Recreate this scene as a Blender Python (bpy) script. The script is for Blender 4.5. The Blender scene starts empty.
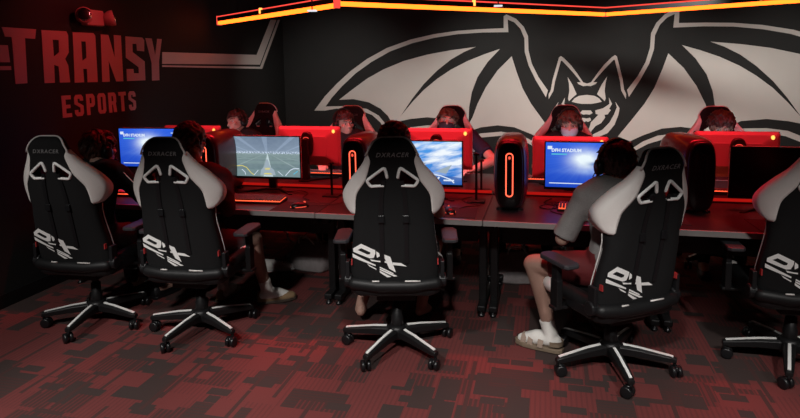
import bpy, bmesh, math, random
from mathutils import Vector, Matrix, Euler, noise
R = math.radians
rnd = random.Random(7)
scene = bpy.context.scene
BENCH = bpy.data.scenes.new('bench')   # scratch scene for evaluating modifiers, removed at the end
COL = scene.collection

# ------------------------------------------------------------------ helpers
def V(*a): return Vector(a)

class MB:
    """collects closed shapes into one mesh"""
    def __init__(s): s.v = []; s.f = []
    def add(s, vs, fs, M=None):
        b = len(s.v)
        s.v += [(M @ Vector(p)) if M is not None else Vector(p) for p in vs]
        s.f += [tuple(i + b for i in q) for q in fs]
        return s
    def box(s, c, d, M=None):
        x, y, z = d[0] / 2, d[1] / 2, d[2] / 2
        vs = [Vector(c) + Vector((a * x, b * y, e * z)) for a in (-1, 1) for b in (-1, 1) for e in (-1, 1)]
        return s.add(vs, [(0, 1, 3, 2), (4, 6, 7, 5), (0, 4, 5, 1), (2, 3, 7, 6), (0, 2, 6, 4), (1, 5, 7, 3)], M)
    def loft(s, secs, M=None, closed=False):
        n = len(secs[0]); vs = [p for q in secs for p in q]; fs = []
        m = len(secs)
        for i in range(m if closed else m - 1):
            j = (i + 1) % m
            for k in range(n):
                l = (k + 1) % n
                fs.append((i * n + k, i * n + l, j * n + l, j * n + k))
        if not closed:
            fs.append(tuple(range(n - 1, -1, -1))); fs.append(tuple((m - 1) * n + k for k in range(n)))
        return s.add(vs, fs, M)
    def tube(s, pts, r, n=8, M=None, closed=False, round_ends=False, flat=1.0):
        pts = [Vector(p) for p in pts]
        rs = list(r) if isinstance(r, (list, tuple)) else [r] * len(pts)
        m = len(pts)
        def tan(i):
            if closed: return (pts[(i + 1) % m] - pts[i - 1]).normalized()
            a = pts[max(i - 1, 0)]; b = pts[min(i + 1, m - 1)]
            return (b - a).normalized()
        if round_ends and not closed:
            t0, t1 = tan(0), tan(m - 1); r0, r1 = rs[0], rs[-1]
            A = [(pts[0] - t0 * r0 * math.cos(a), max(r0 * math.sin(a), r0 * .05), t0) for a in (0.05, .5, 1.0)]
            B = [(pts[-1] + t1 * r1 * math.cos(a), max(r1 * math.sin(a), r1 * .05), t1) for a in (1.0, .5, .05)]
            seq = A + [(pts[i], rs[i], tan(i)) for i in range(m)] + B
        else:
            seq = [(pts[i], rs[i], tan(i)) for i in range(m)]
        t = seq[0][2]
        u = t.orthogonal().normalized() if abs(t.z) > .9 else Vector((0, 0, 1)).cross(t).normalized()
        secs = []
        for p, rr, t in seq:
            u = (u - t * u.dot(t)).normalized(); w = t.cross(u)
            secs.append([p + u * (rr * math.cos(2 * math.pi * k / n)) + w * (rr * flat * math.sin(2 * math.pi * k / n)) for k in range(n)])
        return s.loft(secs, M, closed)
    def ell(s, c, r, M=None, n=14, m=9):
        c = Vector(c); vs = []; fs = []
        if not isinstance(r, (tuple, list)): r = (r, r, r)
        vs.append(c + V(0, 0, -r[2]))
        for i in range(1, m):
            a = -math.pi / 2 + math.pi * i / m
            for k in range(n):
                b = 2 * math.pi * k / n
                vs.append(c + V(r[0] * math.cos(a) * math.cos(b), r[1] * math.cos(a) * math.sin(b), r[2] * math.sin(a)))
        vs.append(c + V(0, 0, r[2])); T = len(vs) - 1
        for k in range(n):
            fs.append((0, 1 + (k + 1) % n, 1 + k)); fs.append((T, T - n + k, T - n + (k + 1) % n))
        for i in range(m - 2):
            for k in range(n):
                a = 1 + i * n + k; b = 1 + i * n + (k + 1) % n
                fs.append((a, b, b + n, a + n))
        return s.add(vs, fs, M)
    def lathe(s, prof, n=16, M=None):
        return s.loft([[V(r * math.cos(2 * math.pi * k / n), r * math.sin(2 * math.pi * k / n), z) for k in range(n)] for r, z in prof], M)
    def build(s, name, mat, parent=None, smooth=False, bevel=0, seg=2, angle=40):
        me = bpy.data.meshes.new(name)
        me.from_pydata([tuple(p) for p in s.v], [], s.f); me.validate()
        bm = bmesh.new(); bm.from_mesh(me); bmesh.ops.recalc_face_normals(bm, faces=bm.faces[:]); bm.to_mesh(me); bm.free()
        return link(me, name, mat, parent, smooth, bevel, seg, angle)

def link(me, name, mat, parent=None, smooth=False, bevel=0, seg=2, angle=40):
    o = bpy.data.objects.new(name, me); COL.objects.link(o)
    if mat is not None and not me.materials: me.materials.append(mat)
    if smooth:
        me.polygons.foreach_set('use_smooth', [True] * len(me.polygons))
    if bevel:
        b = o.modifiers.new('bevel', 'BEVEL'); b.width = bevel; b.segments = seg; b.limit_method = 'ANGLE'; b.angle_limit = R(angle)
        b.harden_normals = False
    if parent is not None: o.parent = parent
    return o

def remeshed(mb, name, mat, parent, vox, smooth_it=4, disp=None):
    o = mb.build('tmp', None); COL.objects.unlink(o); BENCH.collection.objects.link(o)
    m = o.modifiers.new('r', 'REMESH'); m.mode = 'VOXEL'; m.voxel_size = vox
    if smooth_it:
        q = o.modifiers.new('s', 'SMOOTH'); q.iterations = smooth_it; q.factor = .5
    with bpy.context.temp_override(scene=BENCH, view_layer=BENCH.view_layers[0]):
        dg = bpy.context.evaluated_depsgraph_get()
        me = bpy.data.meshes.new_from_object(o.evaluated_get(dg), depsgraph=dg)
    me.name = name
    old = o.data; bpy.data.objects.remove(o); bpy.data.meshes.remove(old)
    if disp:
        P0 = [v.co.copy() for v in me.vertices]; N0 = [v.normal.copy() for v in me.vertices]; flat = []
        for p_, n_ in zip(P0, N0): flat += list(p_ + disp(p_, n_))
        me.vertices.foreach_set('co', flat)
    return link(me, name, mat, parent, True)

def empty(name, loc=(0, 0, 0), rz=0, label=None, cat=None, group=None):
    o = bpy.data.objects.new(name, None); COL.objects.link(o)
    o.empty_display_size = .1
    o.location = loc; o.rotation_euler = (0, 0, rz)
    return tag(o, label, cat, group)

def tag(o, label=None, cat=None, group=None, kind=None):
    if label: o['label'] = label
    if cat: o['category'] = cat
    if group: o['group'] = group
    if kind: o['kind'] = kind
    return o

def copy_tree(o, parent=None):
    c = o.copy(); COL.objects.link(c)
    if parent is not None: c.parent = parent
    for ch in list(o.children): copy_tree(ch, c)
    return c

def fill_shape(loops, thick, res=None):
    """2D loops (even-odd holes) -> verts, faces of a solid slab of given thickness (z 0..thick)"""
    cu = bpy.data.curves.new('c', 'CURVE'); cu.dimensions = '2D'; cu.fill_mode = 'BOTH'; cu.extrude = thick / 2
    for lp in loops:
        sp = cu.splines.new('POLY'); sp.points.add(len(lp) - 1)
        for p, q in zip(sp.points, lp): p.co = (q[0], q[1], 0, 1)
        sp.use_cyclic_u = True
    return curve_geo(cu)

def curve_geo(cu):
    o = bpy.data.objects.new('c', cu); BENCH.collection.objects.link(o)
    me = bpy.data.meshes.new_from_object(o)
    vs = [v.co.copy() for v in me.vertices]; fs = [tuple(p.vertices) for p in me.polygons]
    bpy.data.objects.remove(o); bpy.data.meshes.remove(me); bpy.data.curves.remove(cu)
    return vs, fs

def text_geo(body, size, thick=.001, shear=0, align='CENTER', width=1.0, offset=0):
    cu = bpy.data.curves.new('t', 'FONT'); cu.body = body; cu.size = size; cu.extrude = thick / 2; cu.shear = shear
    cu.align_x = align; cu.align_y = 'CENTER'; cu.space_character = width; cu.offset = offset; cu.resolution_u = 2
    return curve_geo(cu)

def densify(loop, step):
    out = []
    for i, a in enumerate(loop):
        b = loop[(i + 1) % len(loop)]
        n = max(1, int(math.dist(a, b) / step))
        for k in range(n): out.append(tuple(a[j] + (b[j] - a[j]) * k / n for j in range(len(a))))
    return out

def catmull(pts, sub=5, closed=False):
    pts = [Vector(p) for p in pts]; n = len(pts); out = []
    for i in range(n if closed else n - 1):
        g = (lambda k: pts[k % n]) if closed else (lambda k: pts[min(max(k, 0), n - 1)])
        p0, p1, p2, p3 = g(i - 1), g(i), g(i + 1), g(i + 2)
        for k in range(sub):
            t = k / sub
            out.append(.5 * ((2 * p1) + (p2 - p0) * t + (2 * p0 - 5 * p1 + 4 * p2 - p3) * t * t + (3 * p1 - p0 - 3 * p2 + p3) * t ** 3))
    if not closed: out.append(pts[-1])
    return out

# ------------------------------------------------------------------ materials
def mat(name, col, rough=.6, metal=0, var=.15, scale=40, bump=0, spec=.5, coat=0, sheen=0):
    m = bpy.data.materials.new(name); m.use_nodes = True
    nt = m.node_tree; N = nt.nodes; L = nt.links
    p = N['Principled BSDF']
    p.inputs['Roughness'].default_value = rough; p.inputs['Metallic'].default_value = metal
    p.inputs['Specular IOR Level'].default_value = spec
    p.inputs['Coat Weight'].default_value = coat
    if sheen: p.inputs['Sheen Weight'].default_value = sheen
    tc = N.new('ShaderNodeTexCoord'); nz = N.new('ShaderNodeTexNoise'); nz.inputs['Scale'].default_value = scale
    nz.inputs['Detail'].default_value = 3
    L.new(tc.outputs['Object'], nz.inputs['Vector'])
    mx = N.new('ShaderNodeMix'); mx.data_type = 'RGBA'
    mx.inputs['A'].default_value = (*[c * (1 - var) for c in col], 1); mx.inputs['B'].default_value = (*[min(1, c * (1 + var)) for c in col], 1)
    L.new(nz.outputs['Fac'], mx.inputs['Factor']); L.new(mx.outputs['Result'], p.inputs['Base Color'])
    if bump:
        b = N.new('ShaderNodeBump'); b.inputs['Strength'].default_value = bump; b.inputs['Distance'].default_value = .003
        L.new(nz.outputs['Fac'], b.inputs['Height']); L.new(b.outputs['Normal'], p.inputs['Normal'])
    return m

def emit(name, col, strength=1.0):
    m = bpy.data.materials.new(name); m.use_nodes = True
    nt = m.node_tree; nt.nodes.remove(nt.nodes['Principled BSDF'])
    e = nt.nodes.new('ShaderNodeEmission'); e.inputs['Color'].default_value = (*col, 1); e.inputs['Strength'].default_value = strength
    nt.links.new(e.outputs[0], nt.nodes['Material Output'].inputs[0])
    return m

class G:
    """tiny node-graph helper"""
    def __init__(s, m): s.nt = m.node_tree; s.N = s.nt.nodes; s.L = s.nt.links
    def put(s, sock, v):
        if isinstance(v, bpy.types.NodeSocket): s.L.new(v, sock)
        else: sock.default_value = v
    def m(s, op, a, b=0.0, c=0.0):
        n = s.N.new('ShaderNodeMath'); n.operation = op
        for i, x in enumerate((a, b, c)): s.put(n.inputs[i], x)
        return n.outputs[0]
    def mix(s, f, a, b):
        n = s.N.new('ShaderNodeMix'); n.data_type = 'RGBA'
        s.put(n.inputs['Factor'], f); s.put(n.inputs['A'], a if not isinstance(a, tuple) else (*a, 1)); s.put(n.inputs['B'], b if not isinstance(b, tuple) else (*b, 1))
        return n.outputs['Result']
    def noise(s, vec, scale, detail=3, dim='3D'):
        n = s.N.new('ShaderNodeTexNoise'); s.L.new(vec, n.inputs['Vector']); n.inputs['Scale'].default_value = scale; n.inputs['Detail'].default_value = detail
        return n.outputs['Fac']
    def xyz(s, x, y, z=0.0):
        n = s.N.new('ShaderNodeCombineXYZ')
        for i, q in enumerate((x, y, z)): s.put(n.inputs[i], q)
        return n.outputs[0]

M = {}
M['black_wall'] = mat('matte_black_paint', (.017, .0175, .0175), .72, var=.1, scale=6, spec=.3)
M['ceiling'] = mat('black_ceiling_paint', (.012, .012, .012), .9, var=.2, scale=8)
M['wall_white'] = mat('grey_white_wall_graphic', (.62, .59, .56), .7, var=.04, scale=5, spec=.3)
M['pale_red_lit'] = mat('pale_with_red_light_tint', (.50, .30, .31), .7, var=.05, scale=5, spec=.3)  # pale finish with part of the red light mixed into its colour
M['fabric'] = mat('black_woven_upholstery', (.0075, .0075, .008), .85, var=.35, scale=260, bump=.25, spec=.25)
M['leather'] = mat('black_leatherette', (.007, .007, .0075), .5, var=.2, scale=120, bump=.12, spec=.3)
M['white_leather'] = mat('white_leatherette', (.76, .72, .69), .5, var=.04, scale=90, bump=.08)
M['white_piping'] = mat('white_piping_cord', (.65, .62, .60), .6, var=.05)
M['white_plastic'] = mat('white_plastic', (.84, .83, .81), .4, var=.03)
M['logo'] = mat('silver_grey_print', (.82, .82, .80), .6, var=.04, spec=.3)
M['logo_dim'] = mat('grey_embroidery', (.22, .22, .22), .6, var=.1)
M['black_plastic'] = mat('black_plastic', (.008, .008, .009), .45, var=.15, spec=.35)
M['gloss_black'] = mat('gloss_black_plastic', (.008, .008, .009), .34, var=.1, spec=.4)
M['metal'] = mat('black_coated_metal', (.008, .008, .0085), .42, metal=.0, var=.1, spec=.3)
M['chrome'] = mat('chrome', (.7, .7, .72), .2, metal=1, var=.05)
M['desk'] = mat('dark_desk_laminate', (.030, .026, .028), .36, var=.15, scale=18)
M['desk_edge'] = mat('grey_desk_edge_band', (.30, .28, .27), .45, var=.08)
M['tower'] = mat('grey_pc_shell_plastic', (.045, .042, .042), .30, var=.1, coat=.2)
M['mon_back'] = mat('pale_monitor_back_plastic', (.46, .45, .44), .38, var=.03)
M['mat_pad'] = mat('black_mouse_mat_cloth', (.010, .010, .010), .9, var=.2, scale=200)
M['cable'] = mat('black_cable_rubber', (.012, .012, .012), .5)
M['wire'] = mat('white_cable_rubber', (.6, .58, .56), .5)
M['skin'] = mat('light_skin', (.50, .30, .235), .55, var=.08, scale=25, spec=.4)
M['skin2'] = mat('tan_skin', (.33, .20, .155), .55, var=.08, scale=25, spec=.4)
M['hair_auburn'] = mat('dark_auburn_hair', (.085, .03, .02), .5, var=.5, scale=70)
M['hair_dark'] = mat('dark_brown_hair', (.045, .020, .018), .5, var=.5, scale=70, spec=.4)
M['hair_brown'] = mat('brown_hair', (.075, .048, .032), .5, var=.5, scale=70)
M['grey_shirt'] = mat('heather_grey_jersey', (.235, .22, .215), .9, var=.22, scale=150, bump=.2, spec=.2)
M['dark_shirt'] = mat('black_jersey', (.016, .014, .015), .9, var=.25, scale=120, bump=.2, spec=.2)
M['maroon_shirt'] = mat('dark_maroon_jersey', (.08, .014, .018), .9, var=.25, scale=120, bump=.2, spec=.2)
M['navy_shirt'] = mat('navy_jersey', (.02, .022, .045), .9, var=.25, scale=120, bump=.2, spec=.2)
M['red_shorts'] = mat('red_athletic_shorts', (.12, .010, .012), .7, var=.12, scale=90)
M['dark_pants'] = mat('charcoal_trousers', (.025, .025, .028), .85, var=.2, scale=120)
M['sock'] = mat('white_ribbed_sock', (.70, .68, .64), .9, var=.08, scale=160, bump=.3)
M['tan_shoe'] = mat('tan_suede', (.26, .17, .09), .85, var=.15, scale=60, bump=.2)
M['sandal'] = mat('taupe_leather_sandal', (.17, .125, .085), .7, var=.15, scale=60)
M['sandal_strap'] = mat('pale_leather_strap', (.28, .21, .165), .7, var=.1)
M['sole'] = mat('dark_brown_rubber_sole', (.05, .035, .025), .8)
M['mask_blue'] = mat('pale_blue_face_mask', (.55, .58, .66), .8, var=.05, scale=80)
M['mask_dark'] = mat('dark_cloth_face_mask', (.03, .028, .04), .85, var=.15, scale=80)
M['eye'] = mat('eye_white', (.55, .5, .48), .3)
M['grey_bag'] = mat('grey_canvas', (.28, .25, .25), .85, var=.3, scale=30, bump=.2)
M['red_tag'] = mat('red_woven_tag', (.35, .02, .02), .7)
M['key'] = mat('grey_key_plastic', (.10, .085, .085), .45)
M['led_orange'] = emit('orange_red_led_strip', (1, .105, .008), 5.6)
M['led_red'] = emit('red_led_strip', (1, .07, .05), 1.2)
M['led_red_strong'] = emit('red_led_under_strip', (1, .018, .012), .40)
M['led_loop'] = emit('red_orange_led_loop', (1, .10, .05), 2.6)
M['led_key'] = emit('red_key_backlight', (1, .10, .035), 1.8)
M['led_warm'] = emit('warm_white_indicator', (1, .36, .07), 2.5)
M['led_lamp_box'] = emit('white_lamp_cover', (.9, .92, 1), .9)
M['led_pink'] = emit('pinkish_red_led_ring', (1, .10, .06), 1.0)
M['scr_white'] = emit('screen_white_graphic', (.75, .85, 1), .95)
M['scr_cyan'] = emit('screen_teal_graphic', (.12, .62, .85), .8)
M['scr_yellow'] = emit('screen_yellow_graphic', (.9, .75, .15), .9)
M['scr_grey'] = emit('screen_grey_graphic', (.42, .52, .6), .8)
M['scr_far'] = emit('bright_pale_screen', (.86, .88, 1.0), 3.0)
M['scr_off'] = mat('switched_off_screen', (.006, .005, .006), .25)

def screen_mat(name, build, strength=1.0):
    m = emit(name, (0, 0, 0), strength); g = G(m)
    uv = g.N.new('ShaderNodeUVMap'); uv.uv_map = 'UVMap'
    sep = g.N.new('ShaderNodeSeparateXYZ'); g.L.new(uv.outputs[0], sep.inputs[0])
    col = build(g, uv.outputs[0], sep.outputs[0], sep.outputs[1])
    g.L.new(col, [n for n in g.N if n.type == 'EMISSION'][0].inputs['Color'])
    return m
def gauss(g, u, v, cu, cv, su, sv):
    a = g.m('DIVIDE', g.m('SUBTRACT', u, cu), su); b = g.m('DIVIDE', g.m('SUBTRACT', v, cv), sv)
    return g.m('EXPONENT', g.m('MULTIPLY', g.m('ADD', g.m('MULTIPLY', a, a), g.m('MULTIPLY', b, b)), -1.0))
def scr_stadium(g, uv, u, v):
    n = g.noise(uv, 7, 5)
    ang = g.m('ARCTAN2', g.m('SUBTRACT', v, .62), g.m('SUBTRACT', u, .47))
    rays = g.noise(g.xyz(g.m('MULTIPLY', ang, 3.0), 0.0, 0.0), 3, 2)
    base = g.mix(v, (.008, .05, .50), (.018, .095, .72))
    base = g.mix(g.m('MULTIPLY', g.m('MULTIPLY', rays, gauss(g, u, v, .47, .62, .55, .5)), .45), base, (.14, .36, .95))
    base = g.mix(g.m('MULTIPLY', gauss(g, u, v, .66, .36, .34, .06), g.m('MULTIPLY', n, 1.0)), base, (.35, .55, .9))
    hole = g.m('MULTIPLY', gauss(g, u, v, .60, .53, .10, .05), .8)
    glow = g.m('MINIMUM', g.m('MULTIPLY', gauss(g, u, v, .47, .62, .16, .19), g.m('ADD', n, .75)), 1.0)
    base = g.mix(glow, base, (.85, .95, 1.0))
    base = g.mix(hole, base, (.05, .16, .5))
    edge = g.m('GREATER_THAN', v, .02)
    return base
def scr_field(g, uv, u, v):
    n = g.noise(uv, 14, 4)
    du = g.m('SUBTRACT', u, .52)
    sky = g.mix(g.m('SUBTRACT', v, g.m('MULTIPLY', g.m('ABSOLUTE', du), .5)), (.24, .31, .40), (.09, .13, .20))
    sky = g.mix(g.m('MULTIPLY', g.m('GREATER_THAN', g.m('FRACT', g.m('MULTIPLY', g.m('DIVIDE', du, g.m('SUBTRACT', v, .45)), 1.3)), .8), .35), sky, (.3, .38, .52))
    dv = g.m('MAXIMUM', g.m('SUBTRACT', .60, v), .015)
    ln = g.m('GREATER_THAN', g.m('FRACT', g.m('ADD', g.m('MULTIPLY', g.m('DIVIDE', du, dv), .8), .06)), .90)
    rows = g.m('GREATER_THAN', g.m('FRACT', g.m('DIVIDE', .42, dv)), .5)
    fld = g.mix(v, (.085, .14, .16), (.19, .25, .24))
    fld = g.mix(g.m('MULTIPLY', rows, .3), fld, (.20, .29, .27))
    fld = g.mix(g.m('MULTIPLY', ln, .3), fld, (.4, .48, .48))
    up = g.m('GREATER_THAN', v, .585)
    c = g.mix(up, fld, sky)
    crowd = g.m('MULTIPLY', gauss(g, u, v, .5, .60, 3, .03), g.m('GREATER_THAN', g.noise(uv, 45, 1), .52))
    c = g.mix(g.m('MULTIPLY', crowd, .8), c, (.62, .72, .85))
    trail = g.m('MULTIPLY', g.m('LESS_THAN', g.m('ABSOLUTE', g.m('DIVIDE', du, dv)), .12), g.m('LESS_THAN', v, .585))
    c = g.mix(g.m('MULTIPLY', trail, .7), c, (.55, .66, .68))
    return g.mix(g.m('MULTIPLY', n, .15), c, (.5, .6, .7))
def scr_sky(g, uv, u, v):
    st = g.xyz(g.m('ADD', g.m('MULTIPLY', u, 1.6), g.m('MULTIPLY', v, -.6)), g.m('ADD', g.m('MULTIPLY', v, 3.2), g.m('MULTIPLY', u, -.9)))
    n = g.noise(st, 1.9, 6)
    cl = g.m('MULTIPLY', g.m('SUBTRACT', n, .40), 5.0); cl = g.m('MINIMUM', g.m('MAXIMUM', cl, 0.0), 1.0)
    sky = g.mix(v, (.03, .17, .62), (.09, .36, .85))
    c = g.mix(g.m('MULTIPLY', cl, g.m('MINIMUM', g.m('MULTIPLY', v, 2.2), 1.0)), sky, (.88, .94, 1.0))
    low = g.m('LESS_THAN', v, g.m('ADD', .16, g.m('MULTIPLY', g.m('SUBTRACT', 1.0, u), .22)))
    c = g.mix(g.m('MULTIPLY', low, .8), c, (.03, .11, .40))
    return c
M['scr_stadium'] = screen_mat('screen_blue_stadium', scr_stadium, 1.0)
M['scr_field'] = screen_mat('screen_playing_field', scr_field, 1.2)
M['scr_sky'] = screen_mat('screen_cloud_sky', scr_sky, 1.0)

def carpet_mat():
    m = bpy.data.materials.new('patterned_red_carpet_tile'); m.use_nodes = True
    g = G(m); N, L = g.N, g.L; p = N['Principled BSDF']
    p.inputs['Roughness'].default_value = .95; p.inputs['Specular IOR Level'].default_value = .15
    tc = N.new('ShaderNodeTexCoord'); sep = N.new('ShaderNodeSeparateXYZ'); L.new(tc.outputs['Object'], sep.inputs[0])
    X, Y = sep.outputs[0], sep.outputs[1]
    def bricks(vec, w, h, off, mortar=0.0):
        b = N.new('ShaderNodeTexBrick'); L.new(vec, b.inputs['Vector'])
        b.inputs['Scale'].default_value = 1; b.inputs['Brick Width'].default_value = w; b.inputs['Row Height'].default_value = h
        b.inputs['Mortar Size'].default_value = mortar; b.offset = off; b.squash = .6; b.squash_frequency = 3; b.offset_frequency = 2
        b.inputs['Color1'].default_value = (0, 0, 0, 1); b.inputs['Color2'].default_value = (1, 1, 1, 1); b.inputs['Mortar'].default_value = (.5, .5, .5, 1)
        s = N.new('ShaderNodeSeparateColor'); L.new(b.outputs['Color'], s.inputs[0]); return s.outputs[0], b.outputs['Fac']
    v1 = g.xyz(X, Y); v2 = g.xyz(g.m('ADD', Y, 3.37), g.m('ADD', X, 1.13)); v3 = g.xyz(g.m('ADD', X, 7.21), g.m('ADD', Y, 2.53))
    red = (.188, .045, .043); red2 = (.140, .037, .036); dark = (.046, .040, .037); mid = (.066, .036, .033)
    sx = g.m('GREATER_THAN', g.m('FRACT', g.m('MULTIPLY', X, 40.0)), .62)
    sy = g.m('GREATER_THAN', g.m('FRACT', g.m('MULTIPLY', Y, 40.0)), .62)
    def block(c, vec, w, h, off, lo, hi, col, gap=.010):
        """blocks of one yarn colour, each framed by a thin gap that lets the ground show"""
        t, fac = bricks(vec, w, h, off, gap)
        on = g.m('MULTIPLY', g.m('MULTIPLY', g.m('GREATER_THAN', t, lo), g.m('LESS_THAN', t, hi)), g.m('SUBTRACT', 1.0, fac))
        return g.mix(on, c, col)
    c = g.mix(g.m('MULTIPLY', sx, .8), red, red2)
    c = block(c, v1, .52, .30, .37, .0, .26, g.mix(sx, red2, mid))
    c = block(c, v2, .40, .26, .43, .64, .84, dark)
    c = block(c, v3, .33, .22, .31, .0, .24, g.mix(sy, mid, dark))
    c = block(c, v1, .30, .19, .29, .78, 1.0, g.mix(sx, mid, red2), .014)
    c = block(c, v2, .22, .12, .47, .0, .17, dark, .006)
    c = block(c, v3, .26, .15, .23, .80, 1.0, red, .004)
    c = block(c, v1, .13, .07, .33, .86, 1.0, dark, .004)
    c = block(c, v2, .60, .030, .21, .88, 1.0, mid, .004)
    tuft = g.noise(tc.outputs['Object'], 320, 2); blot = g.noise(tc.outputs['Object'], 1.6, 3)
    c = g.mix(g.m('MULTIPLY', tuft, .45), c, (.05, .018, .018))
    c = g.mix(g.m('MULTIPLY', blot, .25), c, (.09, .03, .028))
    L.new(c, p.inputs['Base Color'])
    b = N.new('ShaderNodeBump'); b.inputs['Strength'].default_value = .35; b.inputs['Distance'].default_value = .004
    L.new(tuft, b.inputs['Height']); L.new(b.outputs['Normal'], p.inputs['Normal'])
    return m
M['carpet'] = carpet_mat()
MURAL={'M1': [(-3.411, 1.204), (-3.241, 1.328), (-2.987, 1.502), (-2.738, 1.631), (-2.447, 1.742), (-2.114, 1.824), (-1.788, 1.876), (-1.446, 1.914), (-1.605, 1.85), (-1.788, 1.749), (-1.975, 1.606), (-2.165, 1.424), (-2.334, 1.216), (-2.506, 0.971), (-2.63, 0.875), (-2.692, 0.979), (-2.798, 1.079), (-2.969, 1.169), (-3.193, 1.213)], 'M2': [(-2.506, 0.971), (-2.335, 1.169), (-2.166, 1.341), (-1.976, 1.492), (-1.789, 1.613), (-1.559, 1.727), (-1.333, 1.813), (-1.124, 1.88), (-1.288, 1.709), (-1.423, 1.509), (-1.5, 1.305), (-1.537, 1.1), (-1.547, 0.86), (-1.56, 0.795), (-1.839, 0.932), (-2.122, 0.959), (-2.362, 0.934), (-2.63, 0.875)], 'M3': [(-0.969, 1.78), (-0.91, 1.592), (-0.82, 1.347), (-0.708, 1.145), (-0.531, 0.899), (-0.398, 0.721), (-0.549, 0.661), (-0.704, 0.74), (-0.926, 0.829), (-1.15, 0.854), (-1.377, 0.824), (-1.547, 0.767), (-1.547, 0.86), (-1.491, 0.962), (-1.423, 1.145), (-1.31, 1.372), (-1.154, 1.596)], 'S1': [(-3.797, 1.048), (-3.629, 1.107), (-3.246, 1.117), (-2.997, 1.074), (-2.825, 0.979), (-2.695, 0.822), (-2.633, 0.717), (-2.697, 0.707), (-2.802, 0.883), (-2.924, 0.988), (-3.097, 1.05), (-3.451, 1.078), (-3.631, 1.048)], 'S2': [(-2.583, 0.718), (-2.363, 0.815), (-2.123, 0.846), (-1.839, 0.839), (-1.561, 0.707), (-1.584, 0.665), (-1.84, 0.774), (-2.124, 0.789), (-2.34, 0.749), (-2.55, 0.661)], 'S3': [(-1.584, 0.674), (-1.377, 0.741), (-1.104, 0.767), (-0.881, 0.738), (-0.703, 0.658), (-0.57, 0.561), (-0.605, 0.533), (-0.769, 0.63), (-0.925, 0.683), (-1.104, 0.712), (-1.354, 0.686), (-1.561, 0.628)], 'outline': [(-3.797, 1.048), (-3.625, 1.257), (-3.44, 1.435), (-3.233, 1.609), (-2.981, 1.779), (-2.684, 1.927), (-2.347, 2.034), (-2.018, 2.099), (-1.695, 2.135), (-1.379, 2.148), (-1.077, 2.152), (-1.078, 2.31), (-1.039, 2.33), (-0.916, 2.269), (-0.815, 2.162), (-0.758, 2.038), (-0.751, 1.854), (-0.706, 1.678), (-0.617, 1.5), (-0.494, 1.323), (-0.518, 1.234), (-0.651, 1.457), (-0.749, 1.657), (-0.799, 1.834), (-0.805, 2.009), (-0.858, 2.137), (-0.937, 2.222), (-1.025, 2.264), (-1.015, 2.098), (-1.356, 2.103), (-1.695, 2.09), (-2.018, 2.049), (-2.324, 1.984), (-2.647, 1.876), (-2.923, 1.732), (-3.159, 1.575), (-3.365, 1.396), (-3.523, 1.233), (-3.63, 1.097)], 'ear': [(-0.484, 1.273), (-0.457, 1.33), (-0.437, 1.458), (-0.359, 1.752), (-0.335, 1.771), (-0.294, 1.742), (-0.203, 1.646), (-0.127, 1.544), (-0.049, 1.426), (0.0, 1.409), (0.0, 1.381), (-0.048, 1.376), (-0.108, 1.404), (-0.125, 1.427), (-0.076, 1.426), (-0.146, 1.516), (-0.229, 1.613), (-0.318, 1.709), (-0.334, 1.709), (-0.404, 1.443), (-0.424, 1.316), (-0.483, 1.208)], 'innerear': [(-0.246, 1.498), (-0.184, 1.399), (-0.127, 1.272), (-0.181, 1.224), (-0.224, 1.179), (-0.235, 1.216), (-0.221, 1.315), (-0.228, 1.413)], 'brow': [(-0.188, 1.173), (-0.153, 1.218), (-0.1, 1.249), (0.0, 1.263), (0.0, 1.145), (-0.057, 1.145), (-0.125, 1.156)], 'fur': [(-0.274, 1.23), (-0.283, 1.145), (-0.239, 1.111), (-0.205, 1.088), (-0.11, 1.06), (-0.117, 1.014), (-0.149, 1.003), (-0.105, 0.952), (-0.06, 0.904), (-0.037, 0.819), (-0.021, 0.742), (-0.04, 0.724), (-0.074, 0.798), (-0.119, 0.855), (-0.188, 0.894), (-0.236, 0.968), (-0.226, 1.003), (-0.264, 1.008), (-0.304, 1.065), (-0.282, 1.082), (-0.316, 1.145)], 'side': [(-0.355, 1.173), (-0.376, 1.102), (-0.341, 1.002), (-0.29, 0.902), (-0.206, 0.808), (-0.103, 0.752), (-0.056, 0.718), (-0.061, 0.675), (-0.143, 0.703), (-0.268, 0.762), (-0.353, 0.873), (-0.397, 1.002), (-0.409, 1.088)], 'muz': [(0.0, 1.06), (-0.053, 1.06), (-0.079, 1.026), (-0.04, 1.003), (0.0, 1.009)], 'jaw': [(0.0, 0.953), (-0.05, 0.964), (-0.061, 0.929), (-0.022, 0.907), (0.0, 0.919)]}
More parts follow.
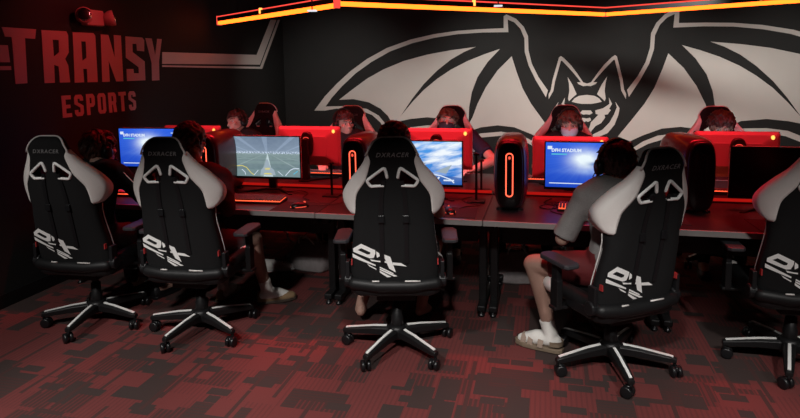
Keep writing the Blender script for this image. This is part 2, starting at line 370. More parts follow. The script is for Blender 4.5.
LETTERS={'T': [[(3.509, 1.981), (3.804, 1.982), (3.787, 1.91), (3.697, 1.912), (3.683, 1.582), (3.579, 1.579), (3.584, 1.914), (3.528, 1.915)]], 'R': [[(3.852, 1.979), (4.097, 1.982), (4.114, 1.954), (4.105, 1.814), (4.063, 1.764), (4.089, 1.714), (4.095, 1.577), (3.989, 1.578), (3.99, 1.704), (3.947, 1.718), (3.939, 1.578), (3.839, 1.577)], [(3.953, 1.911), (4.012, 1.91), (4.007, 1.816), (3.951, 1.78)]], 'A': [[(4.165, 1.98), (4.394, 1.983), (4.415, 1.964), (4.403, 1.571), (4.287, 1.572), (4.29, 1.683), (4.248, 1.683), (4.247, 1.573), (4.143, 1.572)], [(4.249, 1.909), (4.3, 1.909), (4.294, 1.776), (4.246, 1.749)]], 'N': [[(4.482, 1.977), (4.574, 1.977), (4.635, 1.78), (4.644, 1.979), (4.735, 1.978), (4.725, 1.569), (4.633, 1.569), (4.554, 1.757), (4.55, 1.569), (4.457, 1.57)]], 'S': [[(4.794, 1.974), (5.03, 1.973), (5.057, 1.951), (5.046, 1.844), (4.944, 1.849), (4.94, 1.911), (4.884, 1.91), (4.879, 1.834), (5.043, 1.749), (5.036, 1.57), (4.776, 1.57), (4.78, 1.679), (4.874, 1.679), (4.877, 1.639), (4.948, 1.638), (4.95, 1.695), (4.781, 1.782)]], 'Y': [[(5.077, 1.971), (5.172, 1.97), (5.21, 1.811), (5.258, 1.971), (5.33, 1.971), (5.263, 1.75), (5.252, 1.565), (5.138, 1.565), (5.148, 1.738)]]}
STRIPES=[[(5.326, 1.843), (7.352, 1.847), (7.815, 2.338), (8.0, 2.351), (7.432, 1.719), (5.314, 1.726)], [(5.312, 1.697), (7.49, 1.662), (8.12, 2.359), (8.048, 2.354), (7.44, 1.691), (5.313, 1.712)]]
# ------------------------------------------------------------------ the room
LX, RX, BY, FY, CZ = -3.73, 4.6, -3.4, 8.2, 2.75
def slab(name, lo, hi, m):
    b = MB(); b.box([(a + c) / 2 for a, c in zip(lo, hi)], [c - a for a, c in zip(lo, hi)])
    return tag(b.build(name, m), kind='structure')
slab('floor', (LX - .1, BY - .1, -.1), (RX + .1, FY + .1, 0), M['carpet'])
slab('ceiling', (LX - .1, BY - .1, CZ), (RX + .1, FY + .1, CZ + .1), M['ceiling'])
slab('wall_left', (LX - .1, BY - .1, 0), (LX, FY + .1, CZ), M['black_wall'])
slab('wall_right', (RX, BY - .1, 0), (RX + .1, FY + .1, CZ), M['black_wall'])
slab('wall_far', (LX, FY, 0), (RX, FY + .1, CZ), M['black_wall'])
slab('wall_back', (LX, BY - .1, 0), (RX, BY, CZ), M['black_wall'])
slab('baseboard_left', (LX, BY, 0), (LX + .012, FY, .1), M['black_plastic'])
slab('baseboard_far', (LX + .012, FY - .012, 0), (RX, FY, .1), M['black_plastic'])

# bat emblem painted on the far wall
XC = .52
emb = empty('bat_emblem', (XC, FY, 1.5), 0, 'huge grey and white bat emblem with spread wings on the black far wall', 'wall emblem')
def wall_art(name, loops, mapf, m, parent, thick=.003):
    vs, fs = fill_shape(loops, thick); b = MB(); b.add([mapf(v) for v in vs], fs)
    return b.build(name, m, parent)
def emb_part(name, keys, sx, extra=()):
    b = MB()
    for k in keys:
        lp = MURAL[k]
        vs, fs = fill_shape([lp], .003)
        b.add([V(sx * v.x, -.0025 + v.z, v.y - 1.5) for v in vs], fs)
    return b.build(name, M['wall_white'], emb)
for sx in (1, -1):
    for k in ('M1', 'M2', 'M3'): emb_part('wing_panel', [k], sx)
    emb_part('wing_outline', ['outline', 'S1', 'S2', 'S3'], sx)
    emb_part('ear', ['ear', 'innerear'], sx)
    emb_part('face_fur', ['fur', 'side'], sx)
b = MB()
for k in ('brow', 'muz', 'jaw'):
    lp = MURAL[k]
    lp2 = [q for q in lp if q[0] < 0]
    # mirror half loop into a closed symmetric loop: keep order
    i0 = [i for i, q in enumerate(lp) if q[0] == 0.0]
    left = [q for q in lp if q[0] <= 0]
    # rotate so that the loop starts just after the run of centre points
    n = len(left); s = next(i for i in range(n) if left[i][0] == 0 and left[(i + 1) % n][0] < 0)
    left = left[s:] + left[:s]
    right = [(-x, z) for x, z in reversed(left) if x < 0]
    vs, fs = fill_shape([left + right], .003)
    b.add([V(v.x, -.0025 + v.z, v.y - 1.5) for v in vs], fs)
b.build('face', M['wall_white'], emb)

# lettering on the left wall
lw = lambda v: V(.0025 + v.z, v.x - 4.4, v.y - 1.6)
let = empty('wall_lettering', (LX, 4.4, 1.6), 0, 'large TRANSY ESPORTS lettering on the dark left wall', 'wall lettering')
for k, loops in LETTERS.items(): wall_art('letter', loops, lw, M['pale_red_lit'], let)
def block(ch):
    S = {'E': [[(0, 0), (1, 0), (1, .36), (.42, .36), (.42, .82), (.9, .82), (.9, 1.15), (.42, 1.15), (.42, 1.62), (1, 1.62), (1, 2), (0, 2)]],
         'S': [[(0, .25), (.22, 0), (.8, 0), (1, .25), (1, .95), (.38, 1.3), (.38, 1.62), (.62, 1.62), (.62, 1.42), (1, 1.42), (1, 1.75), (.8, 2), (.2, 2), (0, 1.75), (0, 1.15), (.62, .8), (.62, .36), (.38, .36), (.38, .6), (0, .6)]],
         'P': [[(0, 0), (.4, 0), (.4, .75), (.8, .75), (1, .98), (1, 1.75), (.8, 2), (0, 2)], [(.4, 1.1), (.62, 1.1), (.62, 1.64), (.4, 1.64)]],
         'O': [[(.2, 0), (.8, 0), (1, .25), (1, 1.75), (.8, 2), (.2, 2), (0, 1.75), (0, .25)], [(.38, .36), (.62, .36), (.62, 1.64), (.38, 1.64)]],
         'R': [[(0, 0), (.4, 0), (.4, .8), (.55, .8), (.62, 0), (1.02, 0), (.92, .9), (1, 1.05), (1, 1.75), (.8, 2), (0, 2)], [(.4, 1.14), (.62, 1.14), (.62, 1.64), (.4, 1.64)]],
         'T': [[(.3, 0), (.7, 0), (.7, 1.62), (1, 1.62), (1, 2), (0, 2), (0, 1.62), (.3, 1.62)]]}
    return S[ch]
y = 3.990
for ch in 'ESPORTS':
    wall_art('small_letter', [[(y + p[0] * .098, 1.298 + p[1] * .088) for p in lp] for lp in block(ch)], lw, M['pale_red_lit'], let)
    y += .1315
tag(wall_art('wall_stripe', [STRIPES[0]], lambda v: V(LX + .0025 + v.z, v.x, v.y), M['wall_white'], None),
    'wide pale stripe right of the lettering, bending up toward the ceiling', 'wall stripe')
tag(wall_art('wall_stripe', [STRIPES[1]], lambda v: V(LX + .0025 + v.z, v.x, v.y), M['wall_white'], None),
    'thin pale stripe running just under the wide stripe on left wall', 'wall stripe')
tag(wall_art('wall_stripe', [[(2.6, 1.857), (3.545, 1.855), (3.55, 1.735), (2.6, 1.737)]], lambda v: V(LX + .0025 + v.z, v.x, v.y), M['pale_red_lit'], None),  # left stripes are pale too; the red light is put into their colour
    'wide red-lit stripe cut off by the left picture edge beside the T', 'wall stripe')
tag(wall_art('wall_stripe', [[(2.6, 1.708), (3.555, 1.708), (3.555, 1.68), (2.6, 1.68)]], lambda v: V(LX + .0025 + v.z, v.x, v.y), M['pale_red_lit'], None),
    'thin red-lit stripe low beside the T at the left picture edge', 'wall stripe')

# emergency light on the left wall
em = empty('emergency_light', (LX, 4.36, 2.105), 0, 'two-headed emergency light high on left wall above the lettering', 'emergency light')
b = MB(); b.box((.035, 0, 0), (.07, .20, .13)); b.build('housing', M['pale_red_lit'], em, bevel=.012)  # white fitting, tinted so the red light sits in its colour
for sy, tilt in ((-1, .25), (1, -.1)):
    Mx = Matrix.Translation((.085, sy * .15, .005)) @ Euler((0, R(78), R(-50 if sy < 0 else 35))).to_matrix().to_4x4()
    h = MB(); h.lathe([(.02, -.06), (.05, -.045), (.066, .0), (.066, .03), (.056, .034)], 20, Mx)
    h.box((.05, sy * .115, .0), (.03, .05, .03))
    hd = h.build('lamp_head', M['pale_red_lit'], em, smooth=True, angle=30)
    l = MB(); l.lathe([(.055, .03), (.056, .036), (.04, .042), (.002, .043)], 20, Mx); l.build('lens', M['chrome'], hd, smooth=True)

# hanging light line: a zig-zag of four straight fixtures
P = [V(-3.60, 6.22, 2.175), V(-1.71, 4.87, 2.2), V(.615, 7.0, 2.2), V(2.19, 6.15, 2.2), V(3.6, 5.39, 2.2)]
LABL = ['orange and red light line hanging over the left desks, running to the far left',
        'orange light line hanging in the middle between the two visible corners',
        'orange light line hanging on the right from corner to picture edge']
def fixture(a, c, label):
    mid = (a + c) / 2; d = (c - a); Ln = d.length; rz = math.atan2(d.y, d.x)
    t = empty('linear_light', mid, rz, label, 'hanging light', 'hanging light lines')
    g = .03
    b = MB(); b.box((0, 0, .035), (Ln - g, .055, .045)); b.build('housing', M['black_plastic'], t, bevel=.003)
    b = MB(); b.box((0, 0, -.005), (Ln - g, .05, .036)); b.build('diffuser', M['led_orange'], t, bevel=.008)
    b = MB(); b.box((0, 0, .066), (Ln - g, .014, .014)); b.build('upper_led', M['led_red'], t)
    for s in (-1, 1):
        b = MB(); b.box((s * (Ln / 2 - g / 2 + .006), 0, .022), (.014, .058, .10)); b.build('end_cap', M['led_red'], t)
        b = MB(); b.tube([(s * Ln * .3, 0, .073), (s * Ln * .3, 0, CZ - 2.2)], .0025, 6); b.build('hanging_wire', M['metal'], t)
    b = MB(); b.box((-Ln * .06, -.02, .05), (.02, .03, .055)); b.build('connector', M['led_warm'], t)
    return t
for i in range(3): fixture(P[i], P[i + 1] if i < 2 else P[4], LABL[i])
for q, lb in (((-1.83, 4.6, 2.118), 'small white lamp box under the left orange light line'), ((-.40, 5.2, 2.158), 'small white lamp box above the middle orange light line')):
    t = empty('lamp_box', q, R(8), lb, 'ceiling sensor')
    b = MB(); b.box((0, 0, 0), (.070, .05, .012)); b.build('cover', M['led_lamp_box'], t, bevel=.003)  # glowing cover: the bright dashes are read as small lamps
    b = MB(); b.tube([(0, 0, .006), (0, 0, CZ - q[2])], .006, 8); b.build('drop_rod', M['metal'], t)

# ------------------------------------------------------------------ desks
EX = [-3.6, -2.52, -1.44, -.36, .72, 1.80, 2.88]
DZ = .73
NAMES_N = ['near row desk at far left, beside the dark left wall', 'near row desk with the playing-field monitor on it', 'near row desk with the cloudy-sky monitor on it',
           'near row desk of the player in the grey shirt', 'near row desk with the switched-off monitor on it', 'near row desk cut off at right']
NAMES_F = ['far row desk at far left behind the blue left monitor', 'far row desk behind the playing-field monitor', 'far row desk behind the cloudy-sky monitor', 'far row desk behind the blue stadium monitor at center',
           'far row desk behind the switched-off monitor', 'far row desk cut off at right']
def make_desk():
    t = empty('gaming_desk')
    w, dp = 1.076, .76
    b = MB(); b.box((0, dp / 2, DZ - .016), (w, dp - .006, .032)); b.build('desktop', M['desk'], t, bevel=.002)
    b = MB(); b.box((0, .003, DZ - .016), (w, .014, .034)); b.build('edge_band', M['desk_edge'], t, bevel=.002)
    b = MB(); b.box((0, .52, DZ - .16), (w - .16, .018, .25)); b.build('modesty_panel', M['metal'], t, bevel=.002)
    b = MB(); b.box((0, .32, DZ - .065), (w - .1, .04, .06)); b.build('front_rail', M['metal'], t, bevel=.003)
    for s in (-1, 1):
        b = MB(); b.box((s * (w / 2 - .036), .42, .38), (.05, .08, .62)); b.box((s * (w / 2 - .036), .38, .66), (.05, .6, .04))
        lg = b.build('leg', M['metal'], t, bevel=.006)
        b = MB(); b.box((s * (w / 2 - .036), .50, .055), (.055, .44, .04)); b.build('foot_bar', M['metal'], lg, bevel=.008)
        for g_ in (0, 1):
         b = MB()
         for yy in ((.30,) if g_ == 0 else (.68,)): b.lathe([(.022, .0), (.024, .012), (.012, .018), (.01, .04)], 12, Matrix.Translation((s * (w / 2 - .036), yy, 0)))
         b.build('glide', M['gloss_black'], lg, smooth=True)
    return t
desk0 = make_desk()
first = True
for row in (0, 1):
    for i in range(6):
        o = desk0 if first else copy_tree(desk0); first = False
        o.location = ((EX[i] + EX[i + 1]) / 2, 3.555 if row == 0 else 5.15, 0); o.rotation_euler.z = 0 if row == 0 else math.pi
        tag(o, (NAMES_N if row == 0 else NAMES_F)[i], 'desk', 'near row desks' if row == 0 else 'far row desks')
# red strip lights between the rows, one per desk pair, on a shared cable tray
for i in range(6):
    t = empty('light_strip', ((EX[i] + EX[i + 1]) / 2, 4.352, DZ), 0,
              ['at the far left desks', 'behind the playing-field monitor', 'behind the cloudy-sky monitor', 'behind the blue stadium monitor', 'behind the switched-off monitor', 'at the right picture edge'][i].join(['red glowing strip light between the desk rows ', '']),
              'strip light', 'red strip lights between desk rows')
    b = MB(); b.box((0, 0, .004), (1.07, .10, .008)); b.build('tray', M['metal'], t)
    b = MB(); b.box((0, .0, .012), (1.05, .058, .010)); b.build('led_strip', M['led_red_strong'], t, bevel=.003)
# white-ish cable rail behind far monitors omitted: nothing of it shows

# ------------------------------------------------------------------ monitors
MW, MH = .556, .328
def uv_plane(name, w, h, y, m, parent, x0=0, z0=0):
    me = bpy.data.meshes.new(name)
    me.from_pydata([(x0 - w / 2, y, z0 - h / 2), (x0 + w / 2, y, z0 - h / 2), (x0 + w / 2, y, z0 + h / 2), (x0 - w / 2, y, z0 + h / 2)], [], [(0, 1, 2, 3)])
    uv = me.uv_layers.new(name='UVMap')
    for l, c in zip(uv.data, [(0, 0), (1, 0), (1, 1), (0, 1)]): l.uv = c
    return link(me, name, m, parent)
def make_monitor(cz):
    """screen faces -Y; cz = height of the panel centre over the desk"""
    t = empty('gaming_monitor')
    b = MB()
    secs = []
    for yy, sx, sz in ((.0, 1, 1), (.012, 1, 1), (.030, .93, .86), (.046, .62, .55), (.05, .58, .5)):
        w, h = MW / 2 * sx, MH / 2 * sz; r = .012
        secs.append([V(px, yy, cz + pz) for px, pz in ((-w + r, -h), (w - r, -h), (w, -h + r), (w, h - r), (w - r, h), (-w + r, h), (-w, h - r), (-w, -h + r))])
    b.loft(secs); b.build('rear_shell', M['mon_back'], t)
    b = MB()
    for dx, dz, w, h in ((0, MH / 2 - .004, MW, .008), (0, -MH / 2 + .008, MW, .016), (-MW / 2 + .004, 0, .008, MH), (MW / 2 - .004, 0, .008, MH)):
        b.box((dx, -.004, cz + dz), (w, .010, h))
    b.build('bezel', M['black_plastic'], t, bevel=.001)
    uv_plane('screen', MW - .016, MH - .024, -.003, M['scr_off'], t, 0, cz + .004)
    # oval hub + neck + V foot
    hub = MB(); n = 28
    ring = [(.054 * math.copysign(abs(math.cos(a)) ** .85, math.cos(a)), .007 + .103 * math.copysign(abs(math.sin(a)) ** .75, math.sin(a))) for a in [2 * math.pi * k / n for k in range(n)]]
    hub.loft([[V(x, .046, cz + .015 + z) for x, z in ring], [V(x, .072, cz + .015 + z) for x, z in ring], [V(x * .9, .08, cz + .015 + z * .93) for x, z in ring]])
    hb = hub.build('stand_hub', M['cable'], t)
    hr = MB(); hr.tube([V(x * .42, .0815, cz + .062 + z * .16) for x, z in ring], .0025, 6, closed=True); hr.build('hub_ring_light', M['led_red'], hb)
    b = MB(); b.loft([[V(x, .105 + y, z) for x, y in ((-.032, -.02), (.032, -.02), (.026, .022), (-.026, .022))] for z in (.012, cz + .07)])
    b.box((0, .09, cz + .015), (.05, .03, .07))
    b.build('stand_column', M['gloss_black'], t, bevel=.006)
    b = MB()
    for s in (-1, 1): b.loft([[V(0 + s * 0, .15, .0), V(s * .03, .11, .0), V(s * .03, .11, .014), V(0, .15, .014)], [V(s * .20, -.075, 0), V(s * .228, -.07, 0), V(s * .228, -.07, .008), V(s * .20, -.075, .008)]])
    b.box((0, .115, .007), (.09, .09, .014))
    b.build('stand_foot', M['black_plastic'], t, bevel=.002)
    b = MB(); b.ell((-MW * .405, .034, cz + MH * .385), (.0125, .006, .016), n=12, m=8); b.build('logo_light', M['led_warm'], t, smooth=True)
    return t
def part(t, nm): return [c for c in t.children if c.name.split('.')[0] == nm][0]
def on_screen(mon, geo, m, name, x, z, s=1.0):
    """geo verts (x,y,z) in screen plane units (m)"""
    vs, fs = geo; cz = mon['cz'] + .004; b = MB()
    b.add([V(x + v.x * s, -.0042 - abs(v.z) * .2, cz + z + v.y * s) for v in vs], fs)
    scr = part(mon, 'screen')
    return b.build(name, m, scr)
proto = {}
def monitor(x, y, top, rz, screen, label, group):
    cz = round(top - DZ - MH / 2, 3)
    if cz not in proto: proto[cz] = o = make_monitor(cz)
    else: o = copy_tree(proto[cz])
    o.location = (x, y, DZ); o.rotation_euler.z = rz; o['cz'] = cz
    s = part(o, 'screen')
    s.data = s.data.copy(); s.data.materials.clear(); s.data.materials.append(screen)
    tag(o, label, 'monitor', group)
    return o
g_n, g_f = 'near row monitors facing the camera', 'far row monitors seen from behind'
mB = monitor(-2.045, 4.12, 1.163, R(1), M['scr_field'], 'near row monitor showing a green playing field', g_n)
mC = monitor(-.832, 4.12, 1.145, 0, M['scr_sky'], 'near row monitor showing blue sky with white clouds', g_n)
mD = monitor(.275, 4.12, 1.152, R(-1), M['scr_stadium'], 'near row blue monitor in front of the player in grey', g_n)
mA = monitor(-3.045, 4.12, 1.214, R(2), M['scr_stadium'], 'near row blue monitor at far left beside the dark-clad player', g_n)
mE = monitor(1.405, 4.10, 1.138, 0, M['scr_off'], 'near row monitor with a black switched-off screen', g_n)
FM = [(-3.03, 1.175, 'far row monitor behind the blue left monitor, its back lit red'), (-1.93, 1.177, 'far row monitor back behind the playing-field screen, lit red'), (-.835, 1.171, 'far row monitor back behind the cloudy-sky screen, lit red'),
      (.185, 1.118, 'far row monitor back directly behind the blue stadium screen, lit red'), (1.325, 1.168, 'far row monitor back above the switched-off screen, lit red')]
for x, top, lb in FM: monitor(x, 4.70, top, math.pi, M['scr_far'], lb, g_f)
# what the screens show
for mo in (mD, mA):
    on_screen(mo, text_geo('DFH STADIUM', .030, .0004, align='LEFT', offset=.0012), M['scr_white'], 'screen_title', -.232, .098)
    on_screen(mo, fill_shape([[(0, 0), (.03, 0), (.03, .022), (0, .022)]], .0004), M['scr_white'], 'screen_badge', -.258, .105)
    on_screen(mo, fill_shape([[(0, 0), (.1, 0), (.1, .009), (0, .009)]], .0004), M['scr_cyan'], 'screen_subtitle', -.232, .068)
    on_screen(mo, fill_shape([[(0, 0), (.42, 0), (.42, .006), (0, .006)]], .0004), M['scr_white'], 'progress_bar', -.245, -.128)
    for k, (dx, w) in enumerate(((.19, .055), (.20, .035), (.195, .045), (.205, .03))):
        on_screen(mo, fill_shape([[(0, 0), (w, 0), (w, .007), (0, .007)]], .0004), M['scr_white'], 'screen_list_line', dx, .115 - k * .018)
def stroke2d(pts, w):
    pts = [Vector((p[0], p[1])) for p in pts]; L_, R_ = [], []
    for i, p in enumerate(pts):
        d = (pts[min(i + 1, len(pts) - 1)] - pts[max(i - 1, 0)]).normalized(); nrm = Vector((-d.y, d.x)) * w / 2
        L_.append(tuple(p + nrm)); R_.append(tuple(p - nrm))
    return [L_ + R_[::-1]]
for pts, w, mm in (([(-.262, -.076), (-.20, -.072), (-.165, -.085), (-.13, -.125), (-.105, -.142)], .005, 'scr_yellow'), ([(-.205, -.10), (-.18, -.12), (-.175, -.142)], .005, 'scr_white'),
                   ([(-.105, -.142), (-.07, -.105)], .004, 'scr_white'), ([(.09, -.11), (.13, -.142)], .004, 'scr_white'), ([(.15, -.142), (.19, -.10), (.215, -.088), (.262, -.085)], .005, 'scr_white'),
                   ([(.215, -.13), (.25, -.105)], .006, 'scr_cyan')):
    on_screen(mB, fill_shape(stroke2d(pts, w), .0004), M[mm], 'screen_gauge', 0, 0)
on_screen(mB, fill_shape([[(-.055, -.14), (-.045, -.10), (-.02, -.075), (.0, -.02), (.012, -.02), (.03, -.075), (.06, -.10), (.072, -.14)]], .0004), M['scr_grey'], 'screen_car', 0, 0)
on_screen(mB, fill_shape([[(-.012, -.10), (.022, -.10), (.03, -.085), (-.018, -.085)], [(-.03, -.135), (.045, -.135), (.03, -.125), (-.015, -.125)]], .0004), M['scr_yellow'], 'screen_car_glow', 0, 0)
for pts, w, mm in (([(-.10, -.07), (.02, -.075), (.12, -.09), (.19, -.115), (.215, -.14)], .008, 'scr_white'), ([(.05, -.15), (.085, -.13), (.11, -.10)], .012, 'scr_white'), ([(.14, -.122), (.215, -.122)], .011, 'scr_white'),
                   ([(-.12, -.05), (-.02, -.058), (.06, -.07)], .006, 'scr_cyan')):
    on_screen(mC, fill_shape(stroke2d(pts, w), .0004), M[mm], 'screen_road_line', 0, 0)
on_screen(mC, fill_shape([[(-.16, -.03), (-.10, .01), (.02, .0), (-.02, -.02)], [(.08, -.06), (.2, -.01), (.16, -.075)]], .0004), M['scr_grey'], 'screen_cloud', 0, 0)

# ------------------------------------------------------------------ desktop computers (rounded towers with an LED loop)
def make_tower(lit=True):
    t = empty('desktop_computer')
    W2, H, D = .112, .475, .43
    n = 40
    def sec(y, k, kz=None, z0=0.0):
        kz = kz or k; out = []
        for i in range(n):
            a = 2 * math.pi * i / n; c, s = math.cos(a), math.sin(a)
            x = W2 * k * math.copysign(abs(c) ** .60, c); z = H / 2 + H / 2 * kz * math.copysign(abs(s) ** .56, s)
            out.append(V(x, y, z))
        return out
    b = MB(); b.loft([sec(0, .78, .92), sec(.03, .86, .96), sec(.10, .96, .99), sec(.2, 1, 1), sec(D - .05, .97, .98), sec(D, .86, .9)])
    b.build('shell', M['tower'], t, smooth=True)
    # dark front face, slightly proud and domed
    b = MB(); b.loft([sec(.004, .76, .91), sec(-.012, .73, .90), sec(-.02, .65, .85), sec(-.021, .3, .5)])
    b.build('front_panel', M['gloss_black'], t, smooth=True)
    loop = []
    for i in range(36):
        a = 2 * math.pi * i / 36; c, s = math.cos(a), math.sin(a)
        loop.append(V(.021 * c, -.0215, (.24 + (.118 if s > 0 else -.118) + .020 * s)))
    b = MB(); b.tube(loop, .0038, 6, closed=True); b.build('led_loop', M['led_loop'] if lit else M['gloss_black'], t, smooth=True)
    b = MB(); b.ell((0, -.0225, .350), (.008, .004, .011), n=10, m=6); b.build('power_button', M['led_pink'] if lit else M['gloss_black'], t, smooth=True)
    b = MB()
    for k in range(7): b.box((0, D - .004, .12 + k * .035), (.12, .008, .012))
    b.build('rear_vent', M['black_plastic'], t)
    b = MB()
    for x in (-.07, .07):
        for yy in (.06, .36): b.box((x, yy, .004), (.03, .04, .016))
    b.build('rubber_feet', M['black_plastic'], t)
    return t
tw = make_tower(True)
TW = [(-2.40, 3.86, 'black desktop computer left of the playing-field monitor, red loop lit'), (-1.25, 3.80, 'black desktop computer left of the middle chair, red loop half hidden'),
      (-.217, 3.82, 'black desktop computer standing clear at center with full red loop')]
for i, (x, y, lb) in enumerate(TW):
    o = tw if i == 0 else copy_tree(tw); o.location = (x, y, DZ); tag(o, lb, 'computer', 'desktop computers on the near desks')
tw2 = make_tower(False); tw2.location = (.93, 3.95, DZ); tw2.rotation_euler.z = R(11); tag(tw2, 'unlit black desktop computer behind the chair of the grey-shirted player', 'computer', 'desktop computers on the near desks')

# ------------------------------------------------------------------ keyboards, mice, mats, headset stands, cables
def make_keyboard():
    t = empty('keyboard')
    w, d = .43, .135
    b = MB(); b.loft([[V(x, y, z) for x, y, z in ((-w / 2, -d / 2, 0), (w / 2, -d / 2, 0), (w / 2, d / 2, 0), (-w / 2, d / 2, 0))], [V(x, y, z) for x, y, z in ((-w / 2, -d / 2, .014), (w / 2, -d / 2, .014), (w / 2, d / 2, .026), (-w / 2, d / 2, .026))]])
    b.build('case', M['black_plastic'], t, bevel=.003)
    b = MB(); b.loft([[V(-w / 2 + .008, -d / 2 + .008, .0155), V(w / 2 - .008, -d / 2 + .008, .0155), V(w / 2 - .008, -d / 2 + .008, .0165), V(-w / 2 + .008, -d / 2 + .008, .0165)], [V(-w / 2 + .008, d / 2 - .008, .0255), V(w / 2 - .008, d / 2 - .008, .0255), V(w / 2 - .008, d / 2 - .008, .0265), V(-w / 2 + .008, d / 2 - .008, .0265)]])
    b.build('backlight', M['led_key'], t)
    b = MB()
    for r in range(6):
        yy = -d / 2 + .018 + r * .0198; zz = .022 + (yy + d / 2) * .09; x = -w / 2 + .012
        for k in range(21):
            wd = .0150
            if r == 0 and 4 <= k <= 9:
                if k == 4: b.box((x + .0585, yy, zz + .003), (.112, .0148, .009))
                x += .0195; continue
            if k in (15, 18): x += .003
            b.box((x + wd / 2, yy, zz + .003), (wd, .0148, .009)); x += .0195
    tag(b.build('keycaps', M['key'], t), kind='stuff')
    return t
kb = make_keyboard()
KB = [(-1.985, 3.80, R(3), 'red-backlit keyboard in front of the playing-field monitor', 'near row keyboards'), (-.93, 3.80, 0, 'red-backlit keyboard hidden behind the middle chair', 'near row keyboards'),
      (.30, 3.93, R(-4), 'red-backlit keyboard in front of the player in grey', 'near row keyboards'), (-3.05, 3.85, 0, 'red-backlit keyboard of the player at far left', 'near row keyboards'),
      (-1.78, 4.88, math.pi, 'red-backlit keyboard across the partition left of the second tower', 'far row keyboards'), (1.09, 4.62, math.pi, 'red-backlit keyboard glowing between unlit tower and dark monitor', 'far row keyboards'), (-.12, 4.88, math.pi, 'red-backlit keyboard behind the center tower on far desk', 'far row keyboards')]
for i, (x, y, rz, lb, gp) in enumerate(KB):
    if i == 1: continue
    o = kb if i == 0 else copy_tree(kb); o.location = (x, y, DZ); o.rotation_euler.z = rz; tag(o, lb, 'keyboard', gp)
def make_mat():
    t = MB(); t.box((0, 0, .0015), (.34, .27, .003)); return t.build('mouse_mat', M['mat_pad'], bevel=.001)
def make_mouse():
    t = empty('computer_mouse')
    secs = []
    for s, w, h in ((-.058, .018, .012), (-.05, .028, .024), (-.02, .033, .036), (.02, .030, .034), (.05, .027, .022), (.06, .018, .012)):
        secs.append([V(w * math.cos(a), s, .004 + max(0, h * math.sin(a))) for a in [math.pi * k / 8 for k in range(9)]])
    b = MB(); b.loft(secs); b.build('body', M['gloss_black'], t, smooth=True)
    b = MB(); b.tube([V(.034 * math.cos(a) * (1 if abs(math.sin(a)) < .9 else .9), .06 * math.sin(a), .007) for a in [2 * math.pi * k / 24 for k in range(24)]], .003, 6, closed=True); b.build('led_ring', M['led_pink'], t)
    b = MB(); b.lathe([(.008, -.004), (.009, 0), (.008, .004)], 12, Matrix.Translation((0, .035, .032)) @ Matrix.Rotation(R(90), 4, 'Y')); b.build('scroll_wheel', M['led_pink'], t, smooth=True)
    b = MB(); b.tube(catmull([(0, .06, .006), (.01, .12, .004), (.03, .2, .004), (.0, .3, .004)], 4), .002, 5); b.build('cord', M['cable'], t)
    return t
mt0 = make_mat(); ms0 = make_mouse()
for i, (x, y, rz, lb) in enumerate([(-1.60, 3.70, R(-55), 'the playing-field monitor'), (-.585, 3.73, R(20), 'the cloudy-sky monitor'), (.66, 3.80, 0, 'the player in grey'), (1.33, 3.74, R(10), 'the switched-off monitor')]):
    m_ = mt0 if i == 0 else mt0.copy()
    if i: COL.objects.link(m_)
    m_.location = (x, y, DZ); m_.rotation_euler.z = R(2) if i != 2 else 0; tag(m_, 'black mouse mat lying on the desk right of ' + lb if i != 3 else 'black mouse mat lying below the switched-off monitor', 'mouse mat', 'mouse mats')
    m_ = ms0 if i == 0 else copy_tree(ms0)
    m_.location = (x, y - .02, DZ + .003); m_.rotation_euler.z = rz; tag(m_, 'red-lit computer mouse on the mat right of ' + lb if i != 3 else 'computer mouse on the mat below the switched-off monitor', 'mouse', 'computer mice')
def make_hstand():
    t = empty('headset_stand')
    b = MB(); b.box((0, 0, .005), (.12, .10, .01)); b.build('base', M['metal'], t, bevel=.003)
    b = MB(); b.box((0, .0, .125), (.016, .012, .24)); b.build('post', M['metal'], t, bevel=.002)
    b = MB(); b.tube(catmull([(-.016, 0, .243), (0, 0, .247), (.016, 0, .243)], 4), .006, 8, round_ends=True); b.build('hook', M['metal'], t, smooth=True)
    return t
hs = make_hstand()
for i, (x, y, s, lb) in enumerate([(-1.51, 4.07, 1, 'empty black headset stand left of the half-hidden tower'), (-.455, 4.06, 1.35, 'taller empty headset stand left of the center tower'), (-.46, 4.44, .93, 'empty headset stand on the far desk just behind another stand')]):
    o = hs if i == 0 else copy_tree(hs); o.location = (x, y, DZ); o.scale = (1, 1, s); tag(o, lb, 'headset stand', 'headset stands')
def cable(name, pts, r, m, label, cat='cable'):
    b = MB(); b.tube(catmull(pts, 6), r, 6); return tag(b.build(name, m, smooth=True), label, cat)
z = DZ + .004
cable('cable', [(.05, 4.24, z), (.0, 4.1, z), (.09, 4.0, z), (.03, 3.92, z), (-.03, 3.97, z), (.02, 4.06, z), (.1, 4.08, z + .01), (.04, 3.88, z), (.12, 3.78, z)], .0035, M['cable'], 'tangled black headset cable right of the center tower')
cable('cable', [(-.5, 4.2, z), (-.56, 4.1, z), (-.5, 4.0, z), (-.42, 3.95, z), (-.50, 3.9, z), (-.54, 3.82, z)], .003, M['cable'], 'thin black cable on the desk under the taller headset stand')
cable('cable', [(1.55, 4.2, z), (1.62, 4.0, z), (1.5, 3.9, z), (1.56, 3.78, z), (1.45, 3.74, z)], .003, M['cable'], 'thin black mouse cable below the switched-off monitor')
cable('cable', [(-2.0, 4.25, z), (-1.9, 4.15, z), (-1.82, 4.2, z), (-1.72, 4.12, z), (-1.7, 3.98, z), (-1.62, 3.9, z)], .003, M['cable'], 'thin black cable on the desk under the playing-field monitor')
